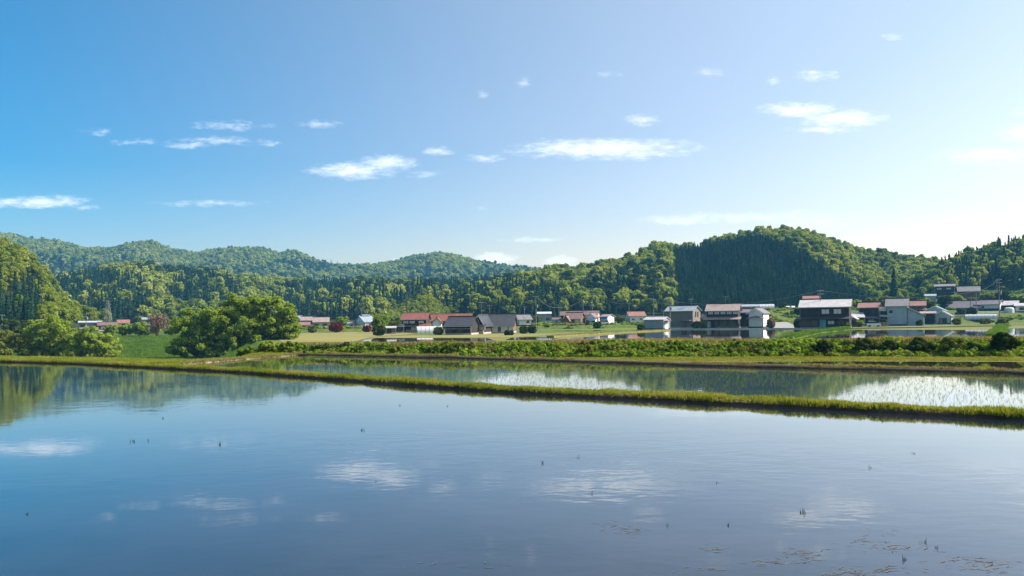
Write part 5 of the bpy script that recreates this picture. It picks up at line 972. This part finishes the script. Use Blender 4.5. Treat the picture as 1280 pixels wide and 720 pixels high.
vt('garden_bush', 'small bush on the yellow grassy rise left of the big dark house', 'bush', 992, 1003, 384, 392, 296, 'shrub')
vt('garden_bush', 'low olive bush beside the tiny white hut', 'bush', 972, 985, 380, 389, 318, 'leaf_dark')
vt('garden_bush', 'bright bush below the right slope road', 'bush', 1244, 1262, 403, 413, 205, 'yellow_shrub')
vt('garden_bush', 'small green bush left of the small white gabled shed', 'bush', 1146, 1152, 400, 408, 226, 'shrub')


vt('garden_bush', 'green garden bush in front of the dusky red roofed house', 'bush', 1079, 1091, 391, 404, 262, 'yellow_shrub')
vt('garden_bush', 'leafy bush between the lean-to and the dusky red roofed house', 'bush', 1069, 1080, 400, 409, 222, 'willow')
vt('garden_bush', 'small dark bush at the corner of the little patched roof wing', 'bush', 1100, 1109, 398, 408, 226, 'shrub')
vt('garden_bush', 'dark bush left of the pink roofed farmhouse beside the truck', 'bush', 874, 884, 401, 411, 226, 'shrub')
vt('garden_bush', 'olive bush at the left foot of the big dark house', 'bush', 993, 1002, 398, 411, 212, 'shrub')
vt('garden_bush', 'yellow green shrub at the right foot of the big dark house', 'bush', 1054, 1062, 402, 411, 196, 'yellow_shrub')
vt('garden_bush', 'pale shrub right of the small white gabled shed', 'bush', 1190, 1201, 397, 406, 232, 'yellow_shrub')
vt('village_tree', 'tall green tree between the rusty roof and the teal gable', 'tree', 1158, 1170, 378, 392, 275, 'willow')
vt('garden_bush', 'bushy green shrub below the long greenhouse', 'bush', 1222, 1240, 399, 407, 238, 'yellow_shrub')
vt('garden_bush', 'rounded green shrub between pole and white walled house', 'bush', 1208, 1220, 381, 392, 292, 'leaf_dark')
vt('garden_bush', 'green shrub on the slope under the dark hillside house', 'bush', 1150, 1166, 372, 386, 320, 'willow')
vt('garden_bush', 'broad pale shrub above the long purple roof', 'bush', 1204, 1226, 367, 379, 330, 'yellow_shrub')
vt('garden_bush', 'dark shrub behind the open fronted shed', 'bush', 1262, 1284, 372, 386, 318, 'leaf_dark')
vt('garden_bush', 'small round bush at the left of the low grey metal shed', 'bush', 797, 806, 404, 413, 206, 'shrub')
vt('village_tree', 'fresh green tree behind the broad brown house', 'tree', 712, 728, 382, 398, 330, 'willow')
vt('village_tree', 'yellow green tree left of the far white edged roof', 'tree', 664, 676, 391, 403, 340, 'yellow_shrub')
vt('village_tree', 'dark tree behind the middle red roof', 'tree', 546, 562, 386, 402, 320, 'leaf_dark')
vt('village_tree', 'green tree between the charcoal roof and the small white storehouse', 'tree', 634, 648, 393, 409, 290, 'leaf_dark')
vt('village_tree', 'fresh green tree behind the round red maple', 'tree', 418, 438, 394, 410, 320, 'willow')
vt('garden_bush', 'pale shrub in front of the pinkish roofs left of the maple', 'bush', 384, 397, 402, 412, 262, 'yellow_shrub')
vt('village_tree', 'green tree left of the far white house behind the willows', 'tree', 374, 386, 392, 404, 326, 'leaf_dark')
vt('garden_bush', 'fresh green hedge bush left of the salmon pink roof', 'bush', 128, 150, 404, 420, 256, 'willow')
vt('garden_bush', 'broad green bush at the edge of the left meadow', 'bush', 206, 224, 402, 418, 258, 'willow')
vt('village_tree', 'dull green tree right of the pale grey house by the conifers', 'tree', 192, 212, 392, 410, 320, 'shrub')
def fence(label, pts, hgt, mat='w_board'):
    a, b = hit(*pts[0]), hit(*pts[1]); d = b-a; L_ = d.length; root = empty('fence', a, math.atan2(d.y, d.x)); tag(root, label, 'fence', 'fences beside the houses'); n = max(3, int(L_/1.8))
    for i in range(n+1): MB().box(L_*i/n-.05, L_*i/n+.05, -.05, .05, -.4, hgt+.08+d.z*i/n).build('post', M[mat], root)
    for z_ in (.45, .95): MB().hexa([(0, -.09, hgt*z_-.12), (L_, -.09, hgt*z_-.12+d.z), (L_, -.055, hgt*z_-.12+d.z), (0, -.055, hgt*z_-.12), (0, -.09, hgt*z_+.05), (L_, -.09, hgt*z_+.05+d.z), (L_, -.055, hgt*z_+.05+d.z), (0, -.055, hgt*z_+.05)]).build('rail', M[mat], root)
fence('low grey fence right of the little patched roof wing', ((1096, 408.6), (1110, 408.3)), 1.1)
fence('low pale fence in front of the white walled house on the right', ((1222, 393), (1248, 392)), 1.0, 'w_trim')
fence('grey fence in front of the brown row', ((703, 408.6), (730, 408.2)), .9)
fence('grey fence left of the black boarded farm building', ((508, 417), (522, 417)), 1.0)
def parked_car(label, px, py, mat, turn, Y=None):
    p = hit(px, py); root = empty('parked_car', (p.x, p.y, p.z+.02), turn-math.atan2(p.x, p.y)); tag(root, label, 'car', 'cars parked by the houses')
    MB().prism([(-1.7, .3), (1.7, .3), (1.72, .7), (1.55, .9), (.95, .98), (-1.55, .98), (-1.7, .85)], -.72, .72).build('body', M[mat], root)
    MB().prism([(-1.5, .96), (1.0, .96), (.55, 1.48), (-1.3, 1.5)], -.66, .66).build('cabin', M['glass'], root)
    MB().prism([(-1.3, 1.49), (.56, 1.47), (.5, 1.55), (-1.25, 1.57)], -.64, .64).build('roof', M[mat], root)
    for s_ in (-1, 1):
        for x in (-1.05, 1.1):
            w_ = MB().tube((x, s_*.55, .29), (x, s_*.74, .29), .29, .29, 14).build('wheel', M['rubber_and_shade'], root); MB().tube((x, s_*.74, .29), (x, s_*.75, .29), .17, .17, 10).build('rim', M['metal'], w_)
        MB().box(1.68, 1.74, s_*.5-.14, s_*.5+.14, .62, .76).build('headlight', M['film'], root)
parked_car('small white car parked right of the lean-to shed', 1092, 408.8, 'paint', .1)
parked_car('small silver car parked before the white walled house on the slope', 1215, 392.6, 'w_grey', 0)
parked_car('small white car parked by the blue sheet roof', 755, 408.4, 'paint', math.pi)
def lone_conifer():
    t, c = conif(200, 17, 3.0, 1500, .34); x = (1118-640)/F*352; root = empty('conifer_tree', (x, 352, gz(x, 352)-.3)); root.scale = (.95, .95, .98); tag(root, 'tall broad dark conifer standing alone before pale trees right of the central hill', 'conifer')
    link('trunk', quads_mesh('trunk', [(t, M['bark'])]), root); link('crown', quads_mesh('crown', [(c, M['conifer'])]), root)
lone_conifer()
# ------------------------------------------------------------------ haze
def haze():
    m = bpy.data.materials.new('thin_haze'); m.use_nodes = True; nt = m.node_tree; nt.nodes.clear()
    out = nt.nodes.new('ShaderNodeOutputMaterial'); v = nt.nodes.new('ShaderNodeVolumePrincipled')
    v.inputs['Color'].default_value = (.16, .56, 1, 1); v.inputs['Density'].default_value = .00015; v.inputs['Anisotropy'].default_value = .1
    nt.links.new(v.outputs[0], out.inputs['Volume'])
    o = MB().box(-3000, 3000, -320, 2420, -7, 330).build('haze', m); tag(o, kind='stuff'); o['label'] = 'thin blue air haze over the whole valley'; o['category'] = 'haze'
haze()
